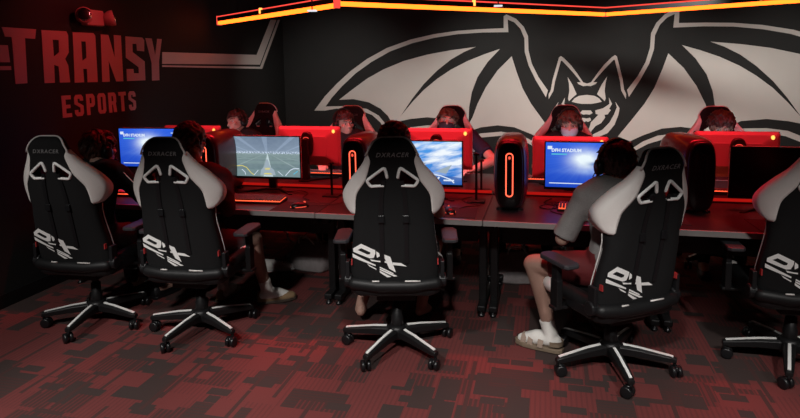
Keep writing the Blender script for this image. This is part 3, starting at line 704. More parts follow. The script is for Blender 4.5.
def LIGHTS():
    # ceiling downlights over the aisle behind the near chairs
    for x, e in ((-3.0, 215), (-1.5, 290), (-.1, 310), (1.3, 230), (2.7, 130)):
        spot('aisle_downlight', (x, .55, 2.7), (x * .95 - .05, 2.2, .30), e, 56, .55, (1, .965, .93), .10)
    # wall-washing spots over the far aisle
    for x, tx, e in ((-2.6, -2.9, 110), (-.6, -.6, 185), (1.2, 1.2, 180), (2.8, 2.9, 130)):
        spot('wall_wash_spot', (x, 5.95, 2.6), (tx, 8.2, .75), e, 80, 1.0, (1, .98, .90))
    # red light lines out of view above the desks
    for x, e in ((-2.3, 19), (-.8, 19), (.8, 14), (2.3, 3)):
        area('red_line_light', (x, 4.2, 2.5), (4, 0, 0), 1.5, .08, e, (1, .016, .026), 84)
    for x, e in ((-2.4, 3.6), (-.9, 3.2), (.7, 3.2), (1.8, 2)):
        area('red_line_light', (x, 4.35, 2.5), (42, 0, 0), 1.4, .08, e, (1, .05, .06), 80)
    # red spot washing the wall lettering
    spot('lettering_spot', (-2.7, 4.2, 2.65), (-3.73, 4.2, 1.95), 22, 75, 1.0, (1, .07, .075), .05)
# ------------------------------------------------------------------ gaming chairs
def interp(tab, z):
    if z <= tab[0][0]: return tab[0][1]
    for (a, p), (b_, q) in zip(tab, tab[1:]):
        if z <= b_:
            t = (z - a) / (b_ - a); return p + (q - p) * t
    return tab[-1][1]
def smooth_tab(tab):
    pts = catmull([V(a, p, 0) for a, p in tab], 6); return [(p.x, p.y) for p in pts]
HW = smooth_tab([(.46, .235), (.55, .243), (.65, .236), (.75, .224), (.84, .216), (.87, .219), (.885, .235), (.92, .262), (.96, .275), (1.0, .271), (1.05, .244), (1.10, .205), (1.15, .166), (1.20, .139), (1.24, .120), (1.268, .103), (1.286, .085), (1.297, .062), (1.30, .035)])
INN = smooth_tab([(.88, .206), (.92, .203), (.97, .198), (1.0, .190), (1.03, .172), (1.07, .145), (1.10, .134), (1.14, .122), (1.18, .114), (1.22, .128)])
Z0, Z1 = .882, 1.218
hw = lambda z: interp(HW, z)
def inn(z):
    if z < Z0: return hw(z) * .93
    if z > Z1: return hw(z) * .94
    return min(interp(INN, z), hw(z) * .94)
def rear(x, z):
    wing = max(0, min(1, (z - .80) / .12)) * max(0, min(1, (1.30 - z) / .10))
    return -(.205 + .20 * (z - .5)) + (.022 + .042 * wing) * max(0, (abs(x) - .13) / .14) ** 1.6 + (.028 * max(0, (z - 1.22) / .08) ** 2)
def thick(x, z):
    wing = max(0, min(1, (z - .80) / .12)) * max(0, min(1, (1.25 - z) / .08))
    return .070 + .045 * wing * max(0, min(1, (abs(x) - .12) / .08)) + .02 * max(0, min(1, (abs(x) - .13) / .06)) * (1 - wing)
HOLE = [(-.040, 1.143), (-.026, 1.090), (-.046, 1.046), (-.113, 1.043), (-.133, 1.074)]
def inside(x, z, poly):
    c = False
    for (x1, y1), (x2, y2) in zip(poly, poly[1:] + poly[:1]):
        if (y1 > z) != (y2 > z) and x < (x2 - x1) * (z - y1) / (y2 - y1) + x1: c = not c
    return c
def back_piece(name, xcols, zrows, m, parent, holes=False):
    """xcols(z)->list of x; makes a closed thick shell"""
    b = MB(); nr = len(zrows); nc = len(xcols(zrows[0]))
    pr, pf = [], []
    for z in zrows:
        for x in xcols(z):
            H = hw(z); u = min(1, abs(x) / H) if H > 0 else 1
            top = max(0, (z - 1.25) / .05) if z > 1.25 else 0
            e = max(u ** 9, min(1, top) ** 3)
            pr.append(V(x, rear(x, z) + .022 * e, z)); pf.append(V(x, rear(x, z) + thick(x, z) - .022 * e, z))
    b.v = pr + pf; off = nr * nc; keep = {}
    for i in range(nr - 1):
        for k in range(nc - 1):
            if holes:
                cx = (pr[i * nc + k].x + pr[i * nc + k + 1].x) / 2; cz = (zrows[i] + zrows[i + 1]) / 2
                if inside(-abs(cx), cz, HOLE): continue
            q = (i * nc + k, i * nc + k + 1, (i + 1) * nc + k + 1, (i + 1) * nc + k)
            b.f.append(q); b.f.append(tuple(v + off for v in reversed(q)))
            for a, c in zip(q, q[1:] + q[:1]):
                key = (min(a, c), max(a, c)); keep.setdefault(key, []).append((a, c))
    for key, es in keep.items():
        if len(es) == 1:
            a, c = es[0]; b.f.append((c, a, a + off, c + off))
    used = sorted({v for f in b.f for v in f}); mp = {v: i for i, v in enumerate(used)}
    b.v = [b.v[v] for v in used]; b.f = [tuple(mp[v] for v in f) for f in b.f]
    return b.build(name, m, parent, True)
def frange(a, b_, n): return [a + (b_ - a) * i / n for i in range(n + 1)]
def decal(geo, m, name, parent, x=0, z=0, off=.0025, s=1.0):
    vs, fs = geo; b = MB()
    bm = bmesh.new(); bv = [bm.verts.new(v) for v in vs]
    for f in fs:
        try: bm.faces.new([bv[i] for i in f])
        except ValueError: pass
    bmesh.ops.subdivide_edges(bm, edges=[e for e in bm.edges if e.calc_length() > .02], cuts=2, use_grid_fill=True)
    bm.verts.ensure_lookup_table()
    for v in bm.verts: b.v.append(V(x + v.co.x * s, rear(x + v.co.x * s, z + v.co.y * s) - off - max(0, v.co.z), z + v.co.y * s))
    b.f = [tuple(v.index for v in f.verts) for f in bm.faces]
    bm.free()
    return b.build(name, m, parent)
DXP = {'D': [[(76, 148), (128, 113), (216, 158), (216, 180), (205, 212), (180, 215), (76, 172)], [(104, 158), (128, 144), (184, 172), (182, 186), (165, 188)]],
       'Dcap': [[(222, 165), (240, 180), (243, 200), (225, 212), (222, 190)]],
       'X1': [[(262, 185), (308, 205), (342, 318), (300, 290)]], 'X2': [[(180, 222), (225, 232), (282, 236), (288, 250), (190, 235)]], 'X3': [[(322, 245), (375, 250), (412, 275), (326, 264)]],
       's1': [[(70, 185), (215, 262), (215, 272), (72, 212)]], 's2': [[(160, 255), (218, 290), (218, 298), (175, 272)]], 's3': [[(240, 275), (330, 325), (320, 328), (240, 285)]],
       's4': [[(240, 290), (352, 345), (330, 348), (240, 300)]], 's5': [[(238, 303), (312, 350), (285, 352), (240, 318)]]}
def make_chair():
    t = empty('gaming_chair')
    zr = [.46, .48, .51, .55, .60, .65, .70, .75, .80, .84, .862] + frange(Z0, Z1, 46) + [1.235, 1.25, 1.262, 1.272, 1.281, 1.288, 1.293, 1.297, 1.2995]
    def ccols(z):
        i = inn(z); H = hw(z)
        return ([] if Z0 <= z <= Z1 else [-H, -(H + i) / 2]) + [-i + 2 * i * k / 46 for k in range(47)] + ([] if Z0 <= z <= Z1 else [(H + i) / 2, H])
    # centre shell; outside the wing rows it reaches the outer edge
    def cc(z):
        i = inn(z); H = hw(z)
        e = i if Z0 <= z <= Z1 else H
        c = i - .012
        return [-e, -(e + c) / 2] + [-c + 2 * c * k / 44 for k in range(45)] + [(e + c) / 2, e]
    back_piece('backrest', cc, zr, M['fabric'], t, True)
    wz = frange(Z0 - .004, Z1 + .002, 30)
    for s in (-1, 1):
        back_piece('side_wing', lambda z, s=s: [s * (inn(z) + (hw(z) - inn(z)) * k / 7 * 1.006) for k in range(8)], wz, M['white_leather'], t)
        # rimmed belt opening
        lp = catmull([V(-s * x, 0, z) for x, z in HOLE], 5, closed=True)
        corner = []
        P5 = [V(-s * x, 0, z) for x, z in HOLE]
        for i, p in enumerate(P5):
            a = P5[i - 1]; c = P5[(i + 1) % 5]
            for k in (0, .5, 1):
                q = p + (a - p).normalized() * .016 * (1 - k) + (c - p).normalized() * .016 * k
                corner.append(q * (1 if k != .5 else 1))
        k0 = [(-.028, 1.092), (-.033, 1.120), (-.040, 1.140), (-.048, 1.140), (-.126, 1.082), (-.132, 1.073), (-.129, 1.064), (-.117, 1.046), (-.110, 1.043), (-.050, 1.046)]
        dens = []
        for (xa, za), (xb, zb) in zip(k0, k0[1:]): dens += [(xa + (xb - xa) * q / 3, za + (zb - za) * q / 3) for q in range(3)]
        dens.append(k0[-1])
        b = MB(); b.tube([V(-s * x, rear(x, z) - .001, z) for x, z in dens], .0085, 8, round_ends=True); b.build('belt_hole_rim', M['white_plastic'], t, True)
        b = MB()
        pts = [(s * .048, 1.075), (s * .060, 1.0), (s * .066, .92), (s * .066, .82), (s * .066, .70), (s * .066, .60)]
        secs = []
        for x, z in pts:
            y = rear(x, z) - .004
            secs.append([V(x - .011, y, z), V(x + .011, y, z), V(x + .011, y - .003, z), V(x - .011, y - .003, z)])
        b.loft(secs); st = b.build('strap', M['black_plastic'], t)
        b = MB(); b.box((s * .066, rear(.066, .86) - .009, .86), (.032, .012, .042)); b.build('buckle', M['gloss_black'], st, bevel=.003)
        # red woven tag at the lower side
        b = MB(); b.box((s * .236, rear(.236, .60) + .012, .60), (.006, .026, .032)); b.build('side_tag', M['red_tag'], t)
    # piping along the head outline
    pz = [1.205, 1.22, 1.235, 1.25, 1.262, 1.274, 1.283, 1.291, 1.297, 1.2995]
    pts = [V(-hw(z), rear(hw(z), z) + .012 * min(1, max(0, (z - 1.25) / .05)) + .012, z + .0015) for z in pz]
    pts = pts + [V(-p.x, p.y, p.z) for p in reversed(pts)]
    b = MB(); b.tube(pts, .0055, 6); b.build('piping', M['white_piping'], t, True)
    for s in (-1, 1):
        pts = [V(s * hw(z) * .99, rear(hw(z), z) + .085, z) for z in frange(.52, .87, 8)]
        b = MB(); b.tube(pts, .003, 6); b.build('side_piping', M['white_piping'], t, True)
    decal(text_geo('DXRACER', .033, .0008, shear=.3, width=1.2, offset=.0003), M['logo_dim'], 'head_logo', t, 0, 1.212, .0022)
    # front logo on the headrest
    vs, fs = text_geo('DXRACER', .03, .0008, shear=.25)
    b = MB(); b.add([V(-v.x, rear(v.x, 1.21) + thick(v.x, 1.21) + .002, 1.212 + v.y) for v in vs], fs); b.build('front_logo', M['logo_dim'], t)
    vs, fs = [], []
    for k, lp in DXP.items():
        a, f = fill_shape([[((p[0] - 335) / 1156, -(p[1] - 131) / 1190) for p in l] for l in lp], .0008)
        fs += [tuple(i + len(vs) for i in q) for q in f]; vs += a
    decal((vs, fs), M['logo'], 'large_logo', t, 0, .700, .0030)
    # pillow on the front of the backrest
    b = MB(); b.ell((0, rear(0, .72) + .10, .72), (.15, .045, .10)); b.build('lumbar_pillow', M['leather'], t, True)
    # seat
    def rr(w, d, z, y, r=.06):
        out = []
        for cx, cy, a0 in ((w / 2 - r, d / 2 - r, 0), (-w / 2 + r, d / 2 - r, 90), (-w / 2 + r, -d / 2 + r, 180), (w / 2 - r, -d / 2 + r, 270)):
            for k in range(5):
                a = R(a0 + k * 22.5); out.append(V(cx + r * math.cos(a), cy + y + r * math.sin(a), z))
        return out
    b = MB(); b.loft([rr(.46, .47, .400, .04), rr(.50, .50, .415, .04), rr(.50, .50, .455, .04), rr(.40, .46, .485, .03)]); b.build('seat', M['leather'], t, True)
    for s in (-1, 1):
        b = MB(); b.tube(catmull([(s * .215, -.16, .47), (s * .232, -.02, .485), (s * .238, .14, .485), (s * .225, .26, .47)], 4), [.035] + [.045] * 11 + [.035], 10, round_ends=True); b.build('seat_bolster', M['leather'], t, True)
        b = MB(); b.tube([(s * .2375, .16, .484), (s * .234, .22, .478), (s * .225, .262, .470)], [.0462, .0465, .037], 12, round_ends=True); b.build('bolster_tip', M['white_leather'], t, True)
        # recliner hinge
        b = MB(); b.lathe([(.03, -.022), (.038, -.018), (.038, .018), (.03, .022)], 16, Matrix.Translation((s * .262, -.165, .485)) @ Matrix.Rotation(R(90), 4, 'Y'))
        b.box((s * .262, -.17, .54), (.022, .055, .12)); b.box((s * .262, -.06, .455), (.022, .20, .05)); b.build('recliner_hinge', M['black_plastic'], t, bevel=.004)
        # armrest
        b = MB(); b.box((s * .285, .06, .415), (.12, .06, .018)); b.box((s * .315, .06, .49), (.035, .065, .16)); b.build('armrest_bracket', M['metal'], t, bevel=.005)
        b = MB(); b.box((s * .315, .06, .605), (.03, .055, .12)); b.build('armrest_post', M['black_plastic'], t, bevel=.005)
        b = MB(); b.loft([[V(s * .312 + x * k, .055 + y * k, zz) for x, y in ((-.045, -.12), (-.03, -.135), (.03, -.135), (.045, -.12), (.05, .09), (.03, .13), (-.02, .13), (-.045, .1))] for k, zz in ((.95, .662), (1, .668), (1, .682), (.93, .688))]); b.build('armrest_pad', M['pad'], t, bevel=.002)
    b = MB(); b.tube([(-.225, -.195, .475), (-.1, -.205, .462), (.1, -.205, .462), (.225, -.195, .475)], .036, 12, round_ends=True); b.build('lower_back_roll', M['leather'], t, True)
    for x0, x1 in ((-.125, -.085), (.055, .14)):
        b = MB(); b.tube([(x0, -.226, .496), (x1, -.226, .496)], .0045, 6); b.build('roll_piping', M['white_piping'], t, True)
    b = MB(); b.box((0, .0, .375), (.22, .28, .05)); b.box((.17, .06, .372), (.14, .012, .012)); b.box((.25, .06, .372), (.05, .03, .01)); b.build('tilt_mechanism', M['metal'], t, bevel=.006)
    b = MB(); b.lathe([(.036, .085), (.036, .20), (.030, .21), (.030, .27), (.020, .275), (.020, .36)], 18); b.build('gas_lift', M['metal'], t, True)
    b = MB(); b.lathe([(.05, .075), (.058, .085), (.058, .135), (.045, .15), (.036, .152)], 20); b.build('base_hub', M['metal'], t, True)
    for k in range(5):
        b = MB()
        b.loft([[V(x, y * w, z0 + zz) for y, zz in ((-1, -h), (1, -h), (1, h * .6), (.6, h), (-.6, h), (-1, h * .6))] for x, w, h, z0 in ((.04, .032, .026, .112), (.15, .028, .022, .108), (.30, .022, .016, .092), (.335, .016, .012, .088))])
        sp = b.build('spoke', M['metal'], t, bevel=.003); sp.rotation_euler.z = R(72 * k); sp['k'] = k
        b = MB(); b.loft([[V(x, y, z) for y, z in ((-.0075, zz - .002), (.0075, zz - .002), (.0075, zz + .003), (-.0075, zz + .003))] for x, zz in ((.065, .1385), (.15, .1315), (.30, .1095), (.318, .106))])
        b.build('spoke_trim', M['white_plastic'], sp)
        cs = MB(); ang = R(40 + 63 * k)
        Mc = Matrix.Translation((.325, 0, 0)) @ Matrix.Rotation(ang, 4, 'Z')
        for s in (-1, 1):
            cs.lathe([(.022, -.011), (.030, -.009), (.0315, 0), (.030, .009), (.022, .011)], 18, Mc @ Matrix.Translation((.016, s * .016, .0315)) @ Matrix.Rotation(R(90), 4, 'X'))
        cs.tube([(0.0, 0, .05), (0, 0, .085)], .009, 8, Mc)
        cs.loft([[V(x, y, z) for x, z in ((-.006, .04), (.006, .066), (.03, .062), (.045, .04), (.03, .035))] for y in (-.006, .006)], Mc)
        cs.build('caster', M['gloss_black'], sp, True, angle=30)
    return t
M['pad'] = mat('grey_black_armrest_pad', (.035, .035, .04), .45, var=.1)
ch0 = make_chair()
def set_spokes(o, a0):
    for c in o.children:
        if c.name.split('.')[0] == 'spoke': c.rotation_euler.z = R(a0 + 72 * c['k'])
CH = [((-2.89, 3.255), 5, 64, 'black and white gaming chair at far left by the dark wall'),
      ((-2.115, 3.263), 5, 46, 'black and white gaming chair in front of the playing-field monitor'),
      ((-.835, 3.288), 12, 36, 'black and white gaming chair in the middle, seen straight from behind'),
      ((.365, 3.322), 34, 66, 'black and white gaming chair turned left, under the grey-shirted player'),
      ((1.325, 3.56), 2, 35, 'empty black and white gaming chair cut off at the right edge')]
for i, ((x, y), rz, sa, lb) in enumerate(CH):
    o = ch0 if i == 0 else copy_tree(ch0)
    o.location = (x, y, 0); o.rotation_euler.z = R(rz); set_spokes(o, sa - rz); tag(o, lb, 'chair', 'near row gaming chairs')
    for c in o.children:            # gas lift lowered a little
        if c.name.split('.')[0] not in ('spoke', 'base_hub', 'gas_lift'): c.location.z = (-.015, -.015, 0, -.045, -.02)[i]
FC = [((-3.02, 5.75), 176, 'gaming chair behind the leaning far player at left, standing taller than the player', .02), ((-1.83, 5.36), 188, 'gaming chair behind the far player left of the middle, facing us', 0), ((-.87, 5.36), 180, 'gaming chair behind the far player in the dark mask', 0),
      ((.125, 5.45), 170, 'gaming chair behind the brown-haired far player below the bat face', 0), ((1.395, 5.30), 176, 'gaming chair behind the dark-haired far player at right', 0)]
for x_, rz, lb, dz in FC:
    o = copy_tree(ch0); o.location = (x_[0], x_[1], 0); o.rotation_euler.z = R(rz); set_spokes(o, 10 + rz); tag(o, lb, 'chair', 'far row gaming chairs')

# ------------------------------------------------------------------ people
def hand(mb, w, d, up, side, curl=.5, s=1.0):
    """w wrist, d direction of the fingers, up = back of the hand, side=+1 thumb toward +lateral"""
    d = d.normalized(); up = (up - d * up.dot(d)).normalized(); la = d.cross(up) * side
    for k in range(4):
        o = (k - 1.5) * .019 * s
        mb.tube([w + d * .0 - la * 0 + la * o * .6, w + d * .045 * s + la * o * .95, w + d * .088 * s + la * o], [.014 * s, .0135 * s, .0105 * s], 8, round_ends=True, flat=1.0)
        ln = (.062, .074, .070, .054)[3 - k] * s
        p = w + d * .088 * s + la * o; pts = [p]; a = .15
        for q in (.45, .33, .24):
            a += curl * .9; p = p + (d * math.cos(a) - up * math.sin(a)) * ln * q; pts.append(p)
        mb.tube(pts, [.0095 * s, .0088 * s, .008 * s, .0068 * s], 8, round_ends=True)
    p0 = w + d * .025 * s + la * .024 * s
    mb.tube([p0, p0 + d * .028 * s + la * .022 * s - up * .008, p0 + d * .056 * s + la * .026 * s - up * .018, p0 + d * .075 * s + la * .020 * s - up * .024], [.013 * s, .0115 * s, .010 * s, .0075 * s], 8, round_ends=True)

def person(name, label, group, loc, rz, W=None, head=None, hy=0, hp=0, hr=0, skin='skin', shirt='dark_shirt', sleeve='short', pants='dark_pants', shorts=False, hair='short', hmat='hair_dark', mask=None, shoes='shoe', shoe_mat='black_plastic', socks=True, lean=.02):
    root = empty(name, (loc[0], loc[1], 0), R(rz), label, 'person', group)
    RM = Matrix.Translation((loc[0], loc[1], 0)) @ Matrix.Rotation(R(rz), 4, 'Z'); RI = RM.inverted()
    J = dict(pel=V(0, 0, .57), nk=V(0, lean, 1.055))
    for s, n in ((-1, 'L'), (1, 'R')):
        J['sh' + n] = V(s * .175, lean, .985); J['el' + n] = V(s * .25, .13 + lean, .775); J['wr' + n] = V(s * .17, .36, .775)
        J['hip' + n] = V(s * .095, .03, .545); J['kn' + n] = V(s * .13, .43, .52); J['an' + n] = V(s * .13, .44, .085); J['toe' + n] = V(s * .145, .60, .03)
    J['hd'] = V(0, lean + .035, 1.17)
    if head: J['hd'] = RI @ V(*head)
    for k, p in (W or {}).items(): J[k] = RI @ V(*p)
    HM = Matrix.Translation(J['hd']) @ Matrix.Rotation(R(hy), 4, 'Z') @ Matrix.Rotation(R(hp), 4, 'X') @ Matrix.Rotation(R(hr), 4, 'Y')
    # neck follows the head
    J['nk'] = V(J['nk'].x + (J['hd'].x) * .35, J['nk'].y + (J['hd'].y - lean - .035) * .4, J['nk'].z)
    def torso(mb, g, z0=None):
        secs = []
        for zf, rx, ry in ((-.10, .12, .09), (-.03, .165, .115), (.10, .165, .118), (.30, .150, .105), (.55, .165, .112), (.75, .180, .112), (.88, .165, .092), (.95, .11, .075), (1.0, .062, .058)):
            p = J['pel'].lerp(J['nk'], zf); p = V(p.x, p.y - .03 * math.sin(max(0, min(1, zf)) * math.pi), p.z)
            if zf < 0: p = J['pel'] + V(0, 0, zf * .6)
            secs.append([p + V((rx + g) * math.cos(a), (ry + g) * math.sin(a), 0) for a in [2 * math.pi * k / 18 for k in range(18)]])
        mb.loft(secs)
    def arm(mb, n, g, f):
        s, e, w = J['sh' + n], J['el' + n], J['wr' + n]
        mb.ell(s, (.058 + g, .055 + g, .055 + g)); c = J['nk'].lerp(s, .55) + V(0, -.01, .0)
        mb.tube([J['nk'] + V(0, -.01, -.035), c, s], [.05 + g, .056 + g, .052 + g], 12, round_ends=True)
        if f <= .5:
            q = s.lerp(e, f * 2); mb.tube([s, s.lerp(q, .5), q], [.052 + g, .048 + g * 1.3, .046 + g * 1.7], 12, round_ends=False); return
        q = e.lerp(w, (f - .5) * 2)
        mb.tube([s, s.lerp(e, .4), e], [.052 + g, .048 + g, .040 + g], 12, round_ends=True)
        mb.tube([e, e.lerp(q, .35), q], [.040 + g, .041 + g, .027 + g + (.012 * (1 - (f - .5) * 2))], 12, round_ends=True)
    def leg(mb, n, g, f):
        h, k, a = J['hip' + n], J['kn' + n], J['an' + n]
        if f <= .5:
            q = h.lerp(k, f * 2); mb.tube([h, h.lerp(q, .5), q], [.092 + g, .082 + g, .066 + g * 1.5], 14, round_ends=False); mb.ell(h, .095 + g); return
        mb.ell(h, .092 + g)
        mb.tube([h, h.lerp(k, .5), k], [.090 + g, .074 + g, .058 + g], 14, round_ends=True)
        q = k.lerp(a, (f - .5) * 2); back = (J['an' + n] - J['toe' + n]); back.z = 0; back.normalize()
        mb.tube([k, k.lerp(q, .3) + back * .015, k.lerp(q, .6) + back * .008, q], [.056 + g, .057 + g, .045 + g, .036 + g], 14, round_ends=True)
    b = MB(); torso(b, 0)
    for n in 'LR':
        arm(b, n, 0, 1); leg(b, n, 0, 1)
        e, w = J['el' + n], J['wr' + n]; d = (w - e).normalized(); fw = V(0, 1, -.12) if abs(d.z) > .3 or True else d
        dd = (V(d.x, d.y, 0).normalized() * .9 + V(0, .3, 0)).normalized()
        hand(b, w, dd, V(0, 0, 1), 1 if n == 'L' else -1, .42)
        a, tt = J['an' + n], J['toe' + n]; heel = a + (a - tt).normalized() * .03; heel.z = min(heel.z, a.z - .03) if a.z < .12 else a.z - .05
        mid = a.lerp(tt, .5); mid.z = mid.z * .9 + .004
        b.tube([heel, a + V(0, 0, -.025), mid, tt], [.032, .040, .040, .026], 10, round_ends=True)
    # head
    b.tube([J['nk'] + V(0, -.01, -.05), J['nk'], HM @ V(0, -.025, -.05), HM @ V(0, -.01, .0)], [.07, .056, .053, .05], 12, round_ends=True)
    b.ell((0, -.012, .03), (.074, .092, .086), HM, 20, 14); b.ell((0, .018, -.025), (.060, .071, .086), HM, 20, 14); b.ell((0, .036, -.078), (.042, .046, .034), HM, 16, 10)
    b.tube([HM @ V(0, .080, .022), HM @ V(0, .094, .0), HM @ V(0, .106, -.022), HM @ V(0, .092, -.03)], [.009, .011, .0145, .012], 8, round_ends=True)
    b.tube([HM @ V(-.045, .072, .03), HM @ V(-.02, .086, .036), HM @ V(.02, .086, .036), HM @ V(.045, .072, .03)], [.009, .011, .011, .009], 8, round_ends=True)
    for s in (-1, 1):
        b.ell((s * .076, -.012, -.005), (.010, .021, .032), HM, 10, 8); b.ell((s * .042, .062, -.015), (.022, .02, .02), HM, 10, 8)
    b.tube([HM @ V(-.022, .082, -.056), HM @ V(0, .088, -.054), HM @ V(.022, .082, -.056)], [.005, .008, .005], 8, round_ends=True)
    b.tube([HM @ V(-.018, .081, -.066), HM @ V(0, .086, -.066), HM @ V(.018, .081, -.066)], [.005, .008, .005], 8, round_ends=True)
    remeshed(b, 'body', M[skin], root, .0075, 3)
    for s in (-1, 1):
        e = MB(); e.ell((s * .031, .0755, .008), (.0125, .0105, .0085), HM, 12, 8); eo = e.build('eye', M['eye'], root, True)
        e = MB(); e.ell((s * .031, .0845, .007), (.0055, .003, .0055), HM, 10, 6); e.build('iris', M['gloss_black'], eo, True)
        e = MB(); e.tube([HM @ V(s * .015, .0935, .031), HM @ V(s * .032, .0895, .037), HM @ V(s * .05, .077, .032)], [.003, .0045, .0025], 6, round_ends=True); e.build('eyebrow', M[hmat], root, True)
    # clothes
    b = MB(); torso(b, .013)
    f = {'short': .36, 'long': .97, 'elbow': .47}[sleeve]
    for n in 'LR': arm(b, n, .012, f)
    sh = remeshed(b, 'shirt', M[shirt], root, .011, 3, lambda co, no: no * (.004 * noise.noise(co * 14) + .0025 * noise.noise(co * 33)))
    b = MB()
    for n in 'LR': leg(b, n, .012, .36 if shorts else .97)
    for s_, z_ in ((.165, .53), (.155, .60)): pass
    b.loft([[J['pel'] + V((rx) * math.cos(a), (ry) * math.sin(a), zz) for a in [2 * math.pi * k / 18 for k in range(18)]] for zz, rx, ry in ((-.075, .13, .10), (-.03, .178, .128), (.06, .178, .130), (.10, .172, .126))])
    remeshed(b, 'shorts' if shorts else 'trousers', M[pants], root, .011, 3, lambda co, no: no * .004 * noise.noise(co * 13))
    for n in 'LR':
        a, tt, k = J['an' + n], J['toe' + n], J['kn' + n]; d = (tt - a); d.z = 0; d.normalize(); la = d.cross(V(0, 0, 1))
        base = min(a.z - .085, tt.z - .03)
        if socks and shorts:
            b = MB(); top = a.lerp(k, .22)
            b.tube([a + V(0, 0, -.02), a + V(0, 0, .01), a.lerp(k, .10), top], [.046, .044, .0425, .045], 14, round_ends=False)
            b.tube([a - d * .03 + V(0, 0, -.035), a + V(0, 0, -.025), a.lerp(tt, .5) + V(0, 0, -.006), tt], [.040, .047, .045, .03], 12, round_ends=True)
            remeshed(b, 'sock', M['sock'], root, .007, 2)
        def foot_ring(t, w, z): c = a - d * .06 + d * t; c = V(c.x, c.y, base + z + .0); return c, w
        if shoes == 'shoe':
            b = MB(); secs = []
            for t, w, h in ((-.01, .018, .05), (.0, .033, .085), (.05, .039, .10), (.10, .041, .095), (.15, .046, .072), (.20, .046, .055), (.245, .034, .042), (.262, .014, .028)):
                c = a - d * .06 + d * t
                secs.append([V(c.x, c.y, base + .018) + la * (w * math.cos(q)) + V(0, 0, max(-.002, h * math.sin(q) * .85)) for q in [math.pi * 2 * i / 16 for i in range(16)]])
            b.loft(secs); so = b.build('shoe', M[shoe_mat], root, True)
            b = MB(); b.loft([[V((a - d * .06 + d * t).x, (a - d * .06 + d * t).y, base + z) + la * w * s for t, w, s in ((-.016, .02, 1), (.0, .038, 1), (.06, .042, 1), (.15, .05, 1), (.21, .049, 1), (.26, .03, 1), (.27, .008, 1), (.27, .008, -1), (.26, .03, -1), (.21, .049, -1), (.15, .05, -1), (.06, .042, -1), (.0, .038, -1), (-.016, .02, -1))] for z in (0, .02)])
            b.build('sole', M['sole'] if shoe_mat == 'tan_shoe' else M[shoe_mat], so, bevel=.004)
        elif shoes == 'sandal':
            b = MB(); b.loft([[V((a - d * .06 + d * t).x, (a - d * .06 + d * t).y, base + z) + la * w * s for t, w, s in ((-.018, .02, 1), (.0, .042, 1), (.06, .046, 1), (.15, .056, 1), (.21, .055, 1), (.26, .036, 1), (.275, .01, 1), (.275, .01, -1), (.26, .036, -1), (.21, .055, -1), (.15, .056, -1), (.06, .046, -1), (.0, .042, -1), (-.018, .02, -1))] for z in (0, .026)])
            so = b.build('sandal', M['sandal'], root, bevel=.005)
            for t, r_ in ((.10, .060), (.165, .052), (.21, .045)):
                b = MB(); c = a - d * .06 + d * t; c = V(c.x, c.y, base + .026)
                b.loft([[c + la * (r_ * rad * math.cos(q)) + V(0, 0, (.078 - t * .16) * rad * math.sin(q)) + d * dd for dd, rad in ((-.016, 1.02), (.016, 1.02), (.016, .92), (-.016, .92))] for q in [math.pi * i / 10 for i in range(11)]])
                b.build('strap', M['sandal_strap'], so)
            b = MB(); hc = a - d * .015; hc = V(hc.x, hc.y, base + .055)
            b.loft([[hc + d * (-.062 * rad * math.sin(q) + .03 * 0) + la * (.05 * rad * math.cos(q)) + V(0, 0, dz) for dz, rad in ((-.014, 1.03), (.014, 1.03), (.014, .95), (-.014, .95))] for q in [math.pi * i / 10 for i in range(11)]])
            b.build('heel_strap', M['sandal'], so)
    # hair
    rg = random.Random(sum(map(ord, label)))
    b = MB(); b.ell((0, -.018, .036), (.080, .094, .088), HM, 20, 14)
    if hair == 'curly':
        for i in range(330):
            v = V(rg.gauss(0, 1), rg.gauss(0, 1), rg.gauss(.3, 1)).normalized()
            p = V(v.x * .088, -.016 + v.y * .100, .038 + v.z * .096)
            if (p.y > .058 and p.z < .055) or p.z < -.035 or (p.z < .0 and p.y > .02): continue
            b.ell(p, rg.uniform(.010, .017), HM, 8, 6)
        vx = .005
    else:
        for i in range(420):
            v = V(rg.gauss(0, 1), rg.gauss(0, 1), rg.gauss(.35, 1)).normalized()
            p = V(v.x * .080, -.016 + v.y * .094, .036 + v.z * .090)
            if (p.y > .052 and p.z < .058) or p.z < -.02 or (p.z < .012 and p.y > .015): continue
            dn = V(v.x * .4 + rg.uniform(-.25, .25), (v.y * .5 + (.55 if v.y > .1 else -.25)), -.75 if v.z < .75 else -.1); dn = (dn - v * dn.dot(v)).normalized()
            ln = rg.uniform(.03, .055) * (1.25 if hair == 'wavy' else 1)
            up_ = rg.uniform(.004, .020 if hair == 'wavy' else .013)
            q1 = p + dn * ln * .5 + v * up_; q2 = p + dn * ln + v * up_ * .8 + V(rg.uniform(-.012, .012), 0, 0)
            b.tube([HM @ p, HM @ q1, HM @ q2], [.009, .0075, .0035], 6, round_ends=True)
        vx = .0045
    # drop face area: keep the cap off the face by only keeping hair behind the hairline
    ho = remeshed(b, 'hair', M[hmat], root, vx, 1)
    bm = bmesh.new(); bm.from_mesh(ho.data); HI = HM.inverted(); kill = []
    for v in bm.verts:
        p = HI @ v.co
        if (p.y > .045 and p.z < .048 - (.012 if hair == 'wavy' else 0)) or (p.y > .012 and p.z < .005): kill.append(v)
    bmesh.ops.delete(bm, geom=kill, context='VERTS'); bm.to_mesh(ho.data); bm.free()
